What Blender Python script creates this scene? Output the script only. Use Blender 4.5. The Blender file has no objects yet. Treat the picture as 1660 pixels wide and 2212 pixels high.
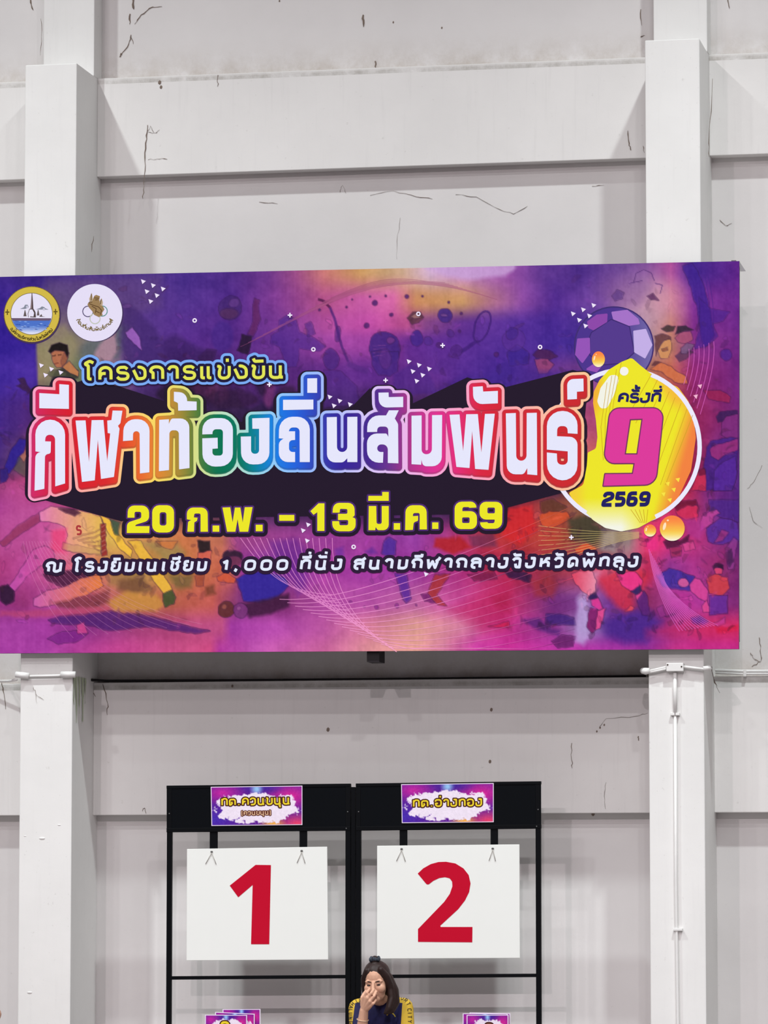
import bpy, bmesh, math, random
import numpy as np
from mathutils import Vector, Matrix
from mathutils.geometry import delaunay_2d_cdt
random.seed(7)
rng = np.random.RandomState(11)
SC = bpy.context.scene
COL = SC.collection

# ------------------------------------------------------------------ camera
IW, IH, FPX = 1660.0, 2212.0, 9000.0
YAW, PITCH = math.radians(11.08), math.radians(5.357)
CAM = Vector((5.19, -26.5, 1.65))
FW = Vector((-math.sin(YAW)*math.cos(PITCH), math.cos(YAW)*math.cos(PITCH), math.sin(PITCH)))
RT = Vector((math.cos(YAW), math.sin(YAW), 0))
UP = RT.cross(FW)
cd = bpy.data.cameras.new('camera')
cd.sensor_fit = 'HORIZONTAL'; cd.sensor_width = 36.0
cd.lens = FPX*36.0/IW
cd.clip_start = 0.1; cd.clip_end = 200
cam = bpy.data.objects.new('camera', cd); COL.objects.link(cam)
cam.matrix_world = Matrix(((RT.x, UP.x, -FW.x, CAM.x), (RT.y, UP.y, -FW.y, CAM.y), (RT.z, UP.z, -FW.z, CAM.z), (0, 0, 0, 1)))
SC.camera = cam

def unp(px, py, y):
    """point of the vertical plane at depth y that the photograph shows at (px, py)"""
    d = FW*FPX + RT*(px-IW/2) - UP*(py-IH/2)
    t = (y-CAM.y)/d.y
    return (CAM.x+d.x*t, CAM.z+d.z*t)
def P3(px, py, y):
    x, z = unp(px, py, y); return Vector((x, y, z))
def unp_np(px, py, y):
    px = np.asarray(px, float)-IW/2; py = np.asarray(py, float)-IH/2
    d = [FW[i]*FPX + RT[i]*px - UP[i]*py for i in range(3)]
    t = (y-CAM.y)/d[1]
    return np.stack([CAM.x+d[0]*t, np.full_like(t, y), CAM.z+d[2]*t], -1)

# ------------------------------------------------------------------ light and exposure
vs = SC.view_settings
vs.view_transform = 'Standard'; vs.look = 'None'; vs.gamma = 1.0; vs.use_curve_mapping = False
vs.exposure = -3.4
w = bpy.data.worlds.new('hall_air'); SC.world = w; w.use_nodes = True
w.node_tree.nodes['Background'].inputs[0].default_value = (0.30, 0.28, 0.29, 1)
w.node_tree.nodes['Background'].inputs[1].default_value = 0.1
try:
    SC.cycles.max_bounces = 6; SC.cycles.diffuse_bounces = 4
except Exception:
    pass
LAMP_Z = 14.5
def hall_lamp(x, y, power, color, spread, size=0.5):
    """one of the high-bay lamps that hang in rows under the roof, pointing straight down"""
    l = bpy.data.lights.new('hall_lamp', 'AREA'); l.shape = 'DISK'; l.size = size
    l.energy = power; l.color = color; l.spread = math.radians(spread)
    o = bpy.data.objects.new('hall_lamp', l); COL.objects.link(o)
    o.location = (x, y, LAMP_Z)
NEAR = (0.93, 1.0, 1.0); MID = (0.98, 0.97, 0.98); FAR = (1.0, 0.88, 0.92)
LX0, LX1 = -5.3, 5.2
for y, pw, sp, c in ((-6.3, 1.42, 110, NEAR), (-10.6, 0.15, 130, NEAR), (-14.2, 1.0, 160, MID), (-19.0, 1.15, 180, MID), (-25.0, 0.6, 180, FAR), (-33.0, 8.0, 180, FAR)):
    for x in (LX0, LX1):
        hall_lamp(x, y, 5000*pw, c, sp)

# ------------------------------------------------------------------ materials
def s2l(c):
    c = c/255.0
    return c/12.92 if c <= 0.04045 else ((c+0.055)/1.055)**2.4
def lin(rgb): return tuple(s2l(v) for v in rgb)
def lin_np(a):
    a = np.clip(np.asarray(a, float), 0, 255)/255.0
    return np.where(a <= 0.04045, a/12.92, ((a+0.055)/1.055)**2.4)
MATS = {}
def mat(name, rgb, rough=0.6, spec=0.3, metal=0.0, noise=0.0, scale=20.0, bump=0.0):
    if name in MATS: return MATS[name]
    m = bpy.data.materials.new(name); m.use_nodes = True; MATS[name] = m
    nt = m.node_tree; b = nt.nodes['Principled BSDF']
    c = lin(rgb)
    b.inputs['Base Color'].default_value = (*c, 1)
    b.inputs['Roughness'].default_value = rough
    b.inputs['Metallic'].default_value = metal
    b.inputs['Specular IOR Level'].default_value = spec
    if noise or bump:
        tc = nt.nodes.new('ShaderNodeTexCoord')
        n = nt.nodes.new('ShaderNodeTexNoise'); n.inputs['Scale'].default_value = scale; n.inputs['Detail'].default_value = 5
        nt.links.new(tc.outputs['Object'], n.inputs['Vector'])
        if noise:
            r = nt.nodes.new('ShaderNodeMapRange')
            r.inputs['To Min'].default_value = 1-noise; r.inputs['To Max'].default_value = 1+noise
            nt.links.new(n.outputs['Fac'], r.inputs['Value'])
            v = nt.nodes.new('ShaderNodeVectorMath'); v.operation = 'SCALE'
            v.inputs[0].default_value = c
            nt.links.new(r.outputs['Result'], v.inputs['Scale'])
            nt.links.new(v.outputs['Vector'], b.inputs['Base Color'])
        if bump:
            bp = nt.nodes.new('ShaderNodeBump'); bp.inputs['Strength'].default_value = bump; bp.inputs['Distance'].default_value = 0.01
            nt.links.new(n.outputs['Fac'], bp.inputs['Height']); nt.links.new(bp.outputs['Normal'], b.inputs['Normal'])
    return m
def ink_mat():
    m = bpy.data.materials.new('printed_ink'); m.use_nodes = True
    nt = m.node_tree; b = nt.nodes['Principled BSDF']
    a = nt.nodes.new('ShaderNodeVertexColor'); a.layer_name = 'ink'
    nt.links.new(a.outputs['Color'], b.inputs['Base Color'])
    b.inputs['Roughness'].default_value = 0.55; b.inputs['Specular IOR Level'].default_value = 0.06
    return m
INK = ink_mat()

def plaster(name, rgb, ledges=(), dirt=0.5, streak=0.0):
    """painted render: soft mottling, small specks, grime that has settled along the given ledge heights"""
    m = bpy.data.materials.new(name); m.use_nodes = True
    nt = m.node_tree; N = nt.nodes; L = nt.links; b = N['Principled BSDF']
    b.inputs['Roughness'].default_value = 0.75; b.inputs['Specular IOR Level'].default_value = 0.15
    tc = N.new('ShaderNodeTexCoord')
    def noise(scale, detail=6, rough=0.6, sc=None):
        n = N.new('ShaderNodeTexNoise'); n.inputs['Scale'].default_value = scale
        n.inputs['Detail'].default_value = detail; n.inputs['Roughness'].default_value = rough
        if sc:
            mp = N.new('ShaderNodeMapping'); mp.inputs['Scale'].default_value = sc
            L.new(tc.outputs['Object'], mp.inputs['Vector']); L.new(mp.outputs['Vector'], n.inputs['Vector'])
        else:
            L.new(tc.outputs['Object'], n.inputs['Vector'])
        return n.outputs['Fac']
    def rng_(v, a, b_, c=0.0, d=1.0):
        r = N.new('ShaderNodeMapRange'); r.inputs['From Min'].default_value = a; r.inputs['From Max'].default_value = b_
        r.inputs['To Min'].default_value = c; r.inputs['To Max'].default_value = d
        L.new(v, r.inputs['Value']); return r.outputs['Result']
    def mul(a, b_):
        n = N.new('ShaderNodeMath'); n.operation = 'MULTIPLY'; L.new(a, n.inputs[0])
        if isinstance(b_, (int, float)): n.inputs[1].default_value = b_
        else: L.new(b_, n.inputs[1])
        return n.outputs[0]
    def mx(fac, a, bcol):
        n = N.new('ShaderNodeMix'); n.data_type = 'RGBA'
        L.new(fac, n.inputs['Factor'])
        if isinstance(a, tuple): n.inputs['A'].default_value = (*a, 1)
        else: L.new(a, n.inputs['A'])
        n.inputs['B'].default_value = (*bcol, 1)
        return n.outputs['Result']
    base = lin(rgb)
    c = mx(rng_(noise(1.3, 4), 0.35, 0.7), base, tuple(v*0.93 for v in base))
    c = mx(mul(rng_(noise(34, 3), 0.68, 0.78), 0.22), c, lin((150, 145, 138)))
    c = mx(mul(rng_(noise(90, 2), 0.74, 0.8), 0.35), c, lin((120, 112, 104)))
    if streak:
        c = mx(mul(rng_(noise(3.0, 4, 0.6, (9, 9, 0.5)), 0.55, 0.8), streak), c, lin((175, 172, 172)))
    if ledges:
        sx = N.new('ShaderNodeSeparateXYZ'); L.new(tc.outputs['Object'], sx.inputs['Vector'])
        for z0, h, col in ledges:
            f = rng_(sx.outputs['Z'], z0, z0+h, 1.0, 0.0)
            up = N.new('ShaderNodeMath'); up.operation = 'GREATER_THAN'; L.new(sx.outputs['Z'], up.inputs[0]); up.inputs[1].default_value = z0-0.02
            f = mul(mul(mul(f, f), up.outputs[0]), rng_(noise(5, 8, 0.75), 0.35, 0.75))
            c = mx(mul(f, dirt), c, lin(col))
    L.new(c, b.inputs['Base Color'])
    bp = N.new('ShaderNodeBump'); bp.inputs['Strength'].default_value = 0.1; bp.inputs['Distance'].default_value = 0.01
    L.new(noise(14, 6), bp.inputs['Height']); L.new(bp.outputs['Normal'], b.inputs['Normal'])
    return m

# ------------------------------------------------------------------ object helpers
def link(o, parent=None):
    COL.objects.link(o)
    if parent is not None: o.parent = parent
    return o
def tag(o, label=None, cat=None, group=None, kind=None):
    if label: o['label'] = label
    if cat: o['category'] = cat
    if group: o['group'] = group
    if kind: o['kind'] = kind
    return o
def empty(name, loc):
    o = bpy.data.objects.new(name, None); o.location = loc; o.empty_display_size = 0.1
    COL.objects.link(o); return o
def mesh_obj(name, verts, faces, m, parent=None, smooth=False):
    """verts are world positions; a parent Empty only shifts them"""
    off = parent_loc(parent)
    me = bpy.data.meshes.new(name)
    me.from_pydata([tuple(Vector(v)-off) for v in verts], [], faces)
    me.materials.append(m); me.update()
    if smooth:
        for p in me.polygons: p.use_smooth = True
    return link(bpy.data.objects.new(name, me), parent)
def parent_loc(p):
    v = Vector((0, 0, 0))
    while p is not None:
        v = v+p.location; p = p.parent
    return v
def bm_obj(name, bm, m, parent=None, smooth=False):
    off = parent_loc(parent)
    if off.length: bmesh.ops.translate(bm, verts=bm.verts, vec=-off)
    bmesh.ops.recalc_face_normals(bm, faces=bm.faces)
    me = bpy.data.meshes.new(name); bm.to_mesh(me); bm.free()
    me.materials.append(m)
    if smooth:
        for p in me.polygons: p.use_smooth = True
    return link(bpy.data.objects.new(name, me), parent)
def add_box(bm, x0, x1, y0, y1, z0, z1):
    v = [bm.verts.new(p) for p in ((x0, y0, z0), (x1, y0, z0), (x1, y1, z0), (x0, y1, z0), (x0, y0, z1), (x1, y0, z1), (x1, y1, z1), (x0, y1, z1))]
    for f in ((0, 3, 2, 1), (4, 5, 6, 7), (0, 1, 5, 4), (1, 2, 6, 5), (2, 3, 7, 6), (3, 0, 4, 7)):
        bm.faces.new([v[i] for i in f])
    return v
def box(name, x0, x1, y0, y1, z0, z1, m, parent=None, bevel=0.0):
    bm = bmesh.new(); add_box(bm, min(x0, x1), max(x0, x1), min(y0, y1), max(y0, y1), min(z0, z1), max(z0, z1))
    if bevel: bmesh.ops.bevel(bm, geom=bm.edges[:], offset=bevel, segments=2, affect='EDGES', profile=0.5)
    return bm_obj(name, bm, m, parent)
def slab(name, corners, y0, y1, m, parent=None, bevel=0.0):
    """a panel whose front outline (x,z) corners are given; y0 front, y1 back"""
    bm = bmesh.new()
    f = [bm.verts.new((x, y0, z)) for x, z in corners]; b = [bm.verts.new((x, y1, z)) for x, z in corners]
    n = len(corners)
    bm.faces.new(f); bm.faces.new(b[::-1])
    for i in range(n): bm.faces.new((f[i], b[i], b[(i+1) % n], f[(i+1) % n]))
    if bevel: bmesh.ops.bevel(bm, geom=bm.edges[:], offset=bevel, segments=2, affect='EDGES', profile=0.5)
    return bm_obj(name, bm, m, parent)
def add_tube(bm, pts, radii, seg=8, flat=1.0, cap=True):
    pts = [Vector(p) for p in pts]
    if isinstance(radii, (int, float)): radii = [radii]*len(pts)
    rings = []; nrm = None
    for i, p in enumerate(pts):
        d = (pts[min(i+1, len(pts)-1)]-pts[max(i-1, 0)]).normalized()
        if nrm is None:
            a = Vector((0, 0, 1)) if abs(d.z) < 0.9 else Vector((0, 1, 0))
            nrm = (a-d*a.dot(d)).normalized()
        else:
            nrm = (nrm-d*nrm.dot(d)).normalized()
        bi = d.cross(nrm)
        rings.append([bm.verts.new(p+(nrm*math.cos(t)+bi*math.sin(t)*flat)*radii[i]) for t in [2*math.pi*k/seg for k in range(seg)]])
    for a, b in zip(rings, rings[1:]):
        for k in range(seg): bm.faces.new((a[k], a[(k+1) % seg], b[(k+1) % seg], b[k]))
    if cap:
        bm.faces.new(rings[0][::-1]); bm.faces.new(rings[-1])
def tube(name, pts, radii, m, parent=None, seg=8, smooth=True):
    bm = bmesh.new(); add_tube(bm, pts, radii, seg); return bm_obj(name, bm, m, parent, smooth)

# ------------------------------------------------------------------ the setting
YC, YBM, YUP = -0.63, -0.11, -0.20            # column front, beam front, upper column front (wall face is y = 0)
def avgx(pts, y): return sum(unp(px, py, y)[0] for px, py in pts)/len(pts)
cLx0 = avgx(((52.4, 142), (51.2, 500), (44.3, 1496), (40.5, 1900), (38.0, 2212)), YC)
cLx1 = avgx(((164.6, 142), (164.0, 500), (158.9, 1430), (154.9, 1900), (152.6, 2212)), YC)
cRx0 = avgx(((1396.7, 85), (1396.7, 460), (1402, 1480), (1404, 1900), (1406.3, 2212)), YC)
cRx1 = avgx(((1513.7, 85), (1514.5, 460), (1519.6, 1410), (1523, 1900), (1525, 2212)), YC)
PITCHX = (cRx0+cRx1-cLx0-cLx1)/2
CW = ((cLx1-cLx0)+(cRx1-cRx0))/2
cols = [((cLx0+cLx1)/2+PITCHX*k) for k in (-2, -1, 0, 1, 2, 3)]
z_ct = (unp(108, 140.5, YC)[1]+unp(1455, 82.8, YC)[1])/2
zb1t = (unp(215, 170, YBM)[1]+unp(1394, 133, YBM)[1]+unp(1540, 108, YBM)[1])/3
zb1b = (unp(215, 380, YBM)[1]+unp(1394, 343, YBM)[1])/2
zb2t = (unp(200, 1474, YBM)[1]+unp(1400, 1463.5, YBM)[1])/2
zb2b = (unp(198, 1762, YBM)[1]+unp(1404, 1754.5, YBM)[1])/2
GRIME = (150, 132, 108); GRIME2 = (120, 112, 96)
M_wall = plaster('wall_paint', (222, 219, 218), ((zb1t, 0.30, GRIME), (zb2t, 0.30, GRIME)), 0.75)
M_beam = plaster('beam_paint', (231, 229, 227), ((zb1t-0.02, 0.03, GRIME2), (zb2t-0.025, 0.035, GRIME2)), 0.7, 0.15)
M_col = plaster('column_paint', (236, 235, 233), (), 0.5, 0.08)
HX0, HX1, HY, HZ = -20.0, 20.0, -44.0, 16.0
def struct(name, *a):
    o = box(name, *a); o['kind'] = 'structure'; return o
wall = struct('wall_back', HX0, HX1, 0.0, 0.25, 0.0, HZ, M_wall)
floor = struct('floor', HX0, HX1, HY, 0.25, -0.2, 0.0, mat('court_floor', (112, 106, 106), 0.35, 0.4, noise=0.1, scale=3))
struct('ceiling', HX0, HX1, HY, 0.25, HZ, HZ+0.2, mat('roof_sheet', (120, 122, 128), 0.6))
struct('wall_front', HX0, HX1, HY-0.25, HY, 0.0, HZ, mat('far_wall_paint', (128, 128, 128), 0.8))
struct('wall_left', HX0-0.25, HX0, HY, 0.25, 0.0, HZ, mat('far_wall_paint', (128, 128, 128)))
struct('wall_right', HX1, HX1+0.25, HY, 0.25, 0.0, HZ, mat('far_wall_paint', (128, 128, 128)))

for cx in cols:
    box('column', cx-CW/2, cx+CW/2, YC, 0.0, 0.0, z_ct, M_col, wall, bevel=0.006)
    box('upper_column', cx-CW/2, cx+CW/2, YUP, 0.0, z_ct, HZ, M_col, wall, bevel=0.006)
for a, b in zip(cols, cols[1:]):
    for zt, zb in ((zb1t, zb1b), (zb2t, zb2b)):
        box('beam', a+CW/2, b-CW/2, YBM, 0.0, zb, zt, M_beam, wall, bevel=0.004)

# old cobwebs, cracks and hanging threads on the wall (pixel paths of the photograph laid on the surface they cling to)
M_web = mat('dusty_cobweb', (128, 114, 104), 0.9, 0.1)
M_web2 = mat('pale_cobweb', (165, 160, 155), 0.9, 0.1)
def web(pts, y, r=0.0035, m=M_web, jit=1.6):
    out = []
    for i, (a, b) in enumerate(zip(pts, pts[1:])):
        n = 4
        for k in range(n):
            t = k/n
            out.append((a[0]+(b[0]-a[0])*t+random.uniform(-jit, jit)*(k > 0), a[1]+(b[1]-a[1])*t+random.uniform(-jit, jit)*(k > 0)))
    out.append(pts[-1])
    r *= 0.55; rr = [r*random.uniform(0.35, 1.3) for _ in out]; rr[-1] = r*0.3
    tube('cobweb', [P3(x, yy, y-0.003) for x, yy in out], rr, m, wall, 5)
web([(319, 270), (317, 300), (313, 340), (312, 378)], YBM, 0.008)
web([(312, 378), (310, 410), (309, 430)], YBM, 0.005)
web([(320, 285), (335, 287), (345, 280)], YBM, 0.003); web([(318, 285), (325, 272), (333, 287)], YBM, 0.0025)
web([(320, 345), (340, 343), (362, 344)], YBM, 0.003, M_web)
web([(471, 162), (470, 187)], YBM, 0.006)
web([(785, 32), (786, 58)], 0.0, 0.011)
web([(811, 132), (812, 146)], 0.0, 0.007)
web([(288, 0), (289, 20)], 0.0, 0.011); web([(281, 30), (280, 52)], 0.0, 0.010); web([(291, 52), (305, 32), (330, 15), (350, 14)], 0.0, 0.005)
web([(283, 75), (278, 95), (262, 120)], 0.0, 0.006); web([(283, 75), (288, 95)], 0.0, 0.004); web([(262, 115), (258, 123)], 0.0, 0.01)
web([(66, 0), (72, 22)], 0.0, 0.009); web([(88, 40), (90, 90), (87, 120)], YUP, 0.004)
web([(1385, 20), (1387, 55)], 0.0, 0.005); web([(1385, 80), (1394, 77)], 0.0, 0.006)
web([(1573, 0), (1577, 18)], 0.0, 0.009)
web([(1357, 282), (1360, 310), (1364, 325)], YBM, 0.006); web([(1390, 315), (1393, 330)], YBM, 0.004)
web([(800, 422), (850, 412), (900, 425), (935, 430)], 0.0, 0.0028); web([(985, 420), (1030, 425), (1080, 452), (1110, 462), (1140, 445)], 0.0, 0.0032, M_web2)
web([(560, 436), (600, 440)], 0.0, 0.003); web([(1280, 402), (1306, 400)], 0.0, 0.003)
web([(865, 470), (858, 520), (858, 560)], 0.0, 0.002, M_web2)
web([(735, 415), (740, 400), (748, 418)], 0.0, 0.002); web([(1556, 475), (1568, 487), (1582, 482)], 0.0, 0.003)
web([(1647, 1005), (1630, 1040), (1615, 1055)], 0.0, 0.003, M_web); web([(1620, 1095), (1628, 1125), (1648, 1140)], 0.0, 0.0022, M_web2)
web([(1641, 1377), (1644, 1400), (1645, 1428)], 0.0, 0.004); web([(1622, 1410), (1630, 1423), (1645, 1430)], 0.0, 0.003); web([(1625, 1440), (1645, 1428)], 0.0, 0.004)
web([(1538, 1440), (1545, 1475), (1556, 1497)], -0.3, 0.006); 
web([(1540, 170), (1532, 310), (1533, 340)], -0.3, 0.004)
web([(222, 1478), (233, 1520), (232, 1545)], YBM, 0.005); web([(187, 1470), (200, 1495), (207, 1505)], YBM, 0.004)
web([(1236, 1605), (1235, 1640), (1237, 1660)], YBM, 0.004); web([(1296, 1570), (1310, 1552), (1375, 1547), (1400, 1540)], YBM, 0.003, M_web2)
web([(1310, 1690), (1306, 1720), (1309, 1748)], YBM, 0.004, M_web2); web([(1380, 1590), (1381, 1600)], YBM, 0.008)
web([(308, 1752), (312, 1745), (316, 1758)], YBM, 0.004); web([(2, 1468), (6, 1490), (12, 1532)], YBM, 0.006)
web([(72, 1485), (78, 1500), (95, 1512)], YC, 0.0025); web([(76, 1490), (80, 1520)], YC, 0.002)
web([(202, 510), (198, 545)], -0.4, 0.004)
for (px, py, yy, r) in ((180, 180, -0.4, .007), (345, 178, YBM, .012), (348, 188, YBM, .01), (1297, 1572, YBM, .006), (1290, 1580, YBM, .006), (1306, 1566, YBM, .006), (709, 1576, YBM, .012),
                        (1062, 1533, YBM, .01), (1059, 1645, YBM, .01), (502, 1482, YBM, .008), (1282, 1758, 0., .012), (850, 48, 0, .006), (955, 60, 0, .006), (604, 2, 0, .006)):
    bm = bmesh.new(); bmesh.ops.create_icosphere(bm, subdivisions=1, radius=r)
    bmesh.ops.scale(bm, verts=bm.verts, vec=(1, 0.3, 1.3)); bmesh.ops.translate(bm, verts=bm.verts, vec=P3(px, py, yy-0.002))
    bm_obj('wall_fleck', bm, M_web, wall)
# filler chips of the left column
for (px, py, wd) in ((128, 1782, 8), (91, 1811, 14), (54, 1806, 6), (64, 2144, 12)):
    bm = bmesh.new(); bmesh.ops.create_icosphere(bm, subdivisions=2, radius=wd/680.0)
    bmesh.ops.scale(bm, verts=bm.verts, vec=(1, 0.25, 0.35)); bmesh.ops.translate(bm, verts=bm.verts, vec=P3(px, py, YC))
    bm_obj('plaster_chip', bm, M_col, wall, True)
# green water stain down the side of the left column
rs = random.Random(5)
za, zb_ = unp(172, 1462, -0.5)[1], unp(172, 1562, -0.5)[1]
for k, (ya, wd, ln) in enumerate(((-0.60, .05, .62), (-0.54, .06, 1.0), (-0.47, .07, .8), (-0.39, .06, .95), (-0.33, .04, .55))):
    n = 7; vv = []; zz = za+(zb_-za)*ln
    for i in range(n):
        t_ = i/(n-1); w_ = wd*(1-.75*t_)*rs.uniform(.7, 1.1)
        vv += [(cLx1+.0012+.0004*k, ya-w_/2+rs.uniform(-.008, .008), za+(zz-za)*t_), (cLx1+.0012+.0004*k, ya+w_/2+rs.uniform(-.008, .008), za+(zz-za)*t_)]
    mesh_obj('algae_stain', vv, [(2*i, 2*i+1, 2*i+3, 2*i+2) for i in range(n-1)], mat('algae_green', (188, 198, 172), 0.8, noise=0.12, scale=40), wall)
# black cable resting on the lower beam, dark soot line
tube('sagging_cable', [P3(165, 1453, -0.45), P3(185, 1468, -0.2), P3(230, 1471, YBM+0.02), P3(500, 1470, YBM+0.02), P3(800, 1467.5, YBM+0.02), P3(1100, 1464.5, YBM+0.02), P3(1396, 1460.5, YBM+0.02)], 0.009, mat('black_cable', (30, 26, 28), 0.6), wall, 6)

# ------------------------------------------------------------------ conduits
M_pvc = mat('white_pvc', (233, 232, 230), 0.45, 0.4, noise=0.04, scale=30)
M_rust = mat('dark_screw', (70, 60, 52), 0.6)
cb = empty('junction_box', P3(1458, 1441, YC))
tag(cb, 'white square junction box with plastic pipes on the right column under the banner', 'junction box')
bx0, bz1 = unp(1440, 1432, YC-0.05); bx1, bz0 = unp(1477, 1450, YC-0.05)
box('box_body', bx0, bx1, YC-0.05, YC, bz0, bz1, M_pvc, cb, 0.004)
for px, py in ((1443, 1436), (1473, 1440)):
    bm = bmesh.new(); bmesh.ops.create_icosphere(bm, subdivisions=1, radius=0.006); bmesh.ops.translate(bm, verts=bm.verts, vec=P3(px, py, YC-0.05)); bm_obj('screw', bm, M_rust, cb)
tube('pipe', [P3(1440, 1441, YC-0.03), P3(1402, 1450, YC-0.03)], 0.008, M_pvc, cb)
tube('pipe', [P3(1440, 1445, YC-0.03), P3(1402, 1453, YC-0.03)], 0.008, M_pvc, cb)
tube('pipe', [P3(1477, 1440, YC-0.03), P3(1522, 1446, YC-0.03)], 0.009, M_pvc, cb)
tube('elbow', [P3(1404, 1449, YC-0.03), P3(1395, 1450, YC-0.03), P3(1390, 1449, YC+0.03), P3(1392, 1447, YC+0.12)], [0.018, 0.022, 0.02, 0.015], M_pvc, cb, 10)
tube('elbow', [P3(1520, 1444, YC-0.03), P3(1532, 1443, YC-0.02), P3(1534, 1444, YC+0.10)], [0.014, 0.018, 0.014], M_pvc, cb, 10)
vp = empty('wall_conduit', P3(1460, 2212, YC))
tag(vp, 'thin vertical white pipe running down the right column', 'pipe')
tube('pipe', [P3(1459, 1453, YC-0.015), P3(1459.5, 1545, YC-0.015)], 0.0125, M_pvc, vp)
tube('pipe', [P3(1459.5, 1545, YC-0.012), P3(1461, 1900, YC-0.012), P3(1465.5, 2212, YC-0.012), P3(1467, 2330, YC-0.012)], 0.010, M_pvc, vp)
for px, py in ((1460, 1543), (1466, 2008)):
    a = P3(px, py, YC); box('clip', a.x-0.028, a.x+0.028, YC-0.026, YC, a.z-0.008, a.z+0.008, M_pvc, vp, 0.002)
hp = empty('wall_pipe', P3(1600, 1451, YBM))
tag(hp, 'white plastic pipe running right along the lower ledge beside the right column', 'pipe')
tube('pipe', [P3(1546, 1448, YBM-0.02), P3(1600, 1450, YBM-0.02), P3(1720, 1450, YBM-0.02)], 0.0105, M_pvc, hp)
tube('pipe', [P3(1546, 1453, YBM-0.02), P3(1600, 1455.5, YBM-0.02), P3(1720, 1455, YBM-0.02)], 0.0085, M_pvc, hp)
a = P3(1611, 1455, YBM); box('clip', a.x-0.01, a.x+0.01, YBM-0.035, YBM, a.z-0.02, a.z+0.022, M_pvc, hp, 0.002)
lp = empty('loose_pipe', P3(100, 1458, YC))
tag(lp, 'loose white pipe with fat couplings and frayed wire across the left column under the banner', 'pipe')
tube('coupling', [P3(34, 1457, YC-0.03), P3(62, 1460, YC-0.03)], 0.02, M_pvc, lp, 10)
tube('coupling', [P3(132, 1457, YC-0.03), P3(163, 1457, YC-0.03)], 0.02, M_pvc, lp, 10)
tube('pipe', [P3(60, 1461, YC-0.02), P3(100, 1460, YC-0.02), P3(134, 1459, YC-0.02)], 0.008, M_pvc, lp)
tube('pipe', [P3(-60, 1472, YBM-0.03), P3(20, 1471, YBM-0.1), P3(36, 1468, YC+0.05)], 0.009, M_pvc, lp)

# ------------------------------------------------------------------ flat-shape tools (all in photograph pixels, laid on a plane later)
def fil(pts, n=5):
    """polygon with optional corner radius (x, y, r)"""
    out = []; N = len(pts)
    for i in range(N):
        p = pts[i]
        if len(p) < 3 or p[2] <= 0:
            out.append((p[0], p[1])); continue
        out += corner(pts[i-1], p, pts[(i+1) % N], n)
    return out
def corner(a, p, b, n):
    r = p[2]; P = Vector(p[:2]); A = Vector(a[:2])-P; B = Vector(b[:2])-P
    la, lb = A.length, B.length
    if la < 1e-6 or lb < 1e-6: return [(P.x, P.y)]
    A /= la; B /= lb
    c = max(-0.9999, min(0.9999, A.dot(B))); th = math.acos(c)
    if th > 3.1: return [(P.x, P.y)]
    t = r/math.tan(th/2)
    t = min(t, la*(0.5 if len(a) > 2 and a[2] > 0 else 0.97), lb*(0.5 if len(b) > 2 and b[2] > 0 else 0.97))
    p0 = P+A*t; p1 = P+B*t
    out = []
    for k in range(n+1):
        s = k/n
        q = p0*(1-s)**2*0.5/0.5 if False else None
        # circular-like blend (rational quadratic)
        w = math.sin(th/2)
        den = (1-s)**2+2*w*s*(1-s)+s*s
        q = (p0*(1-s)**2+P*(2*w*s*(1-s))+p1*s*s)/den
        out.append((q.x, q.y))
    return out
def fil_open(pts, n=4):
    out = [(pts[0][0], pts[0][1])]
    for i in range(1, len(pts)-1):
        p = pts[i]
        out += corner(pts[i-1], p, pts[i+1], n) if len(p) > 2 and p[2] > 0 else [(p[0], p[1])]
    out.append((pts[-1][0], pts[-1][1]))
    return out
def ngon(x, y, r, n=12, ry=None, rot=0.0):
    ry = r if ry is None else ry
    c, s = math.cos(rot), math.sin(rot)
    return [(x+r*math.cos(t)*c-ry*math.sin(t)*s, y+r*math.cos(t)*s+ry*math.sin(t)*c) for t in [2*math.pi*k/n+0.1 for k in range(n)]]
def stroke(line, w, closed=False, cap=False, n=10):
    """polygons covering a polyline of width w"""
    pts = [Vector(p[:2]) for p in line]; out = []; r = w/2
    if closed: pts = pts+[pts[0]]
    for a, b in zip(pts, pts[1:]):
        d = b-a
        if d.length < 1e-5: continue
        d.normalize(); q = Vector((-d.y, d.x))*r
        out.append([tuple(a+q), tuple(b+q), tuple(b-q), tuple(a-q)])
    rng_ = range(len(pts)-1) if closed else (range(len(pts)) if cap else range(1, len(pts)-1))
    for i in rng_: out.append(ngon(pts[i].x, pts[i].y, r*0.999, n))
    return out
def grow(polys, r, n=10):
    out = list(polys)
    for p in polys: out += stroke(p, 2*r, True, n=n)
    return out
def shift(polys, dx, dy): return [[(x+dx, y+dy) for x, y in p] for p in polys]
def tr(pts, ox, oy, s): return [((p[0])/s+ox, (p[1])/s+oy)+((p[2]/s,) if len(p) > 2 else ()) for p in pts]
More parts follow.
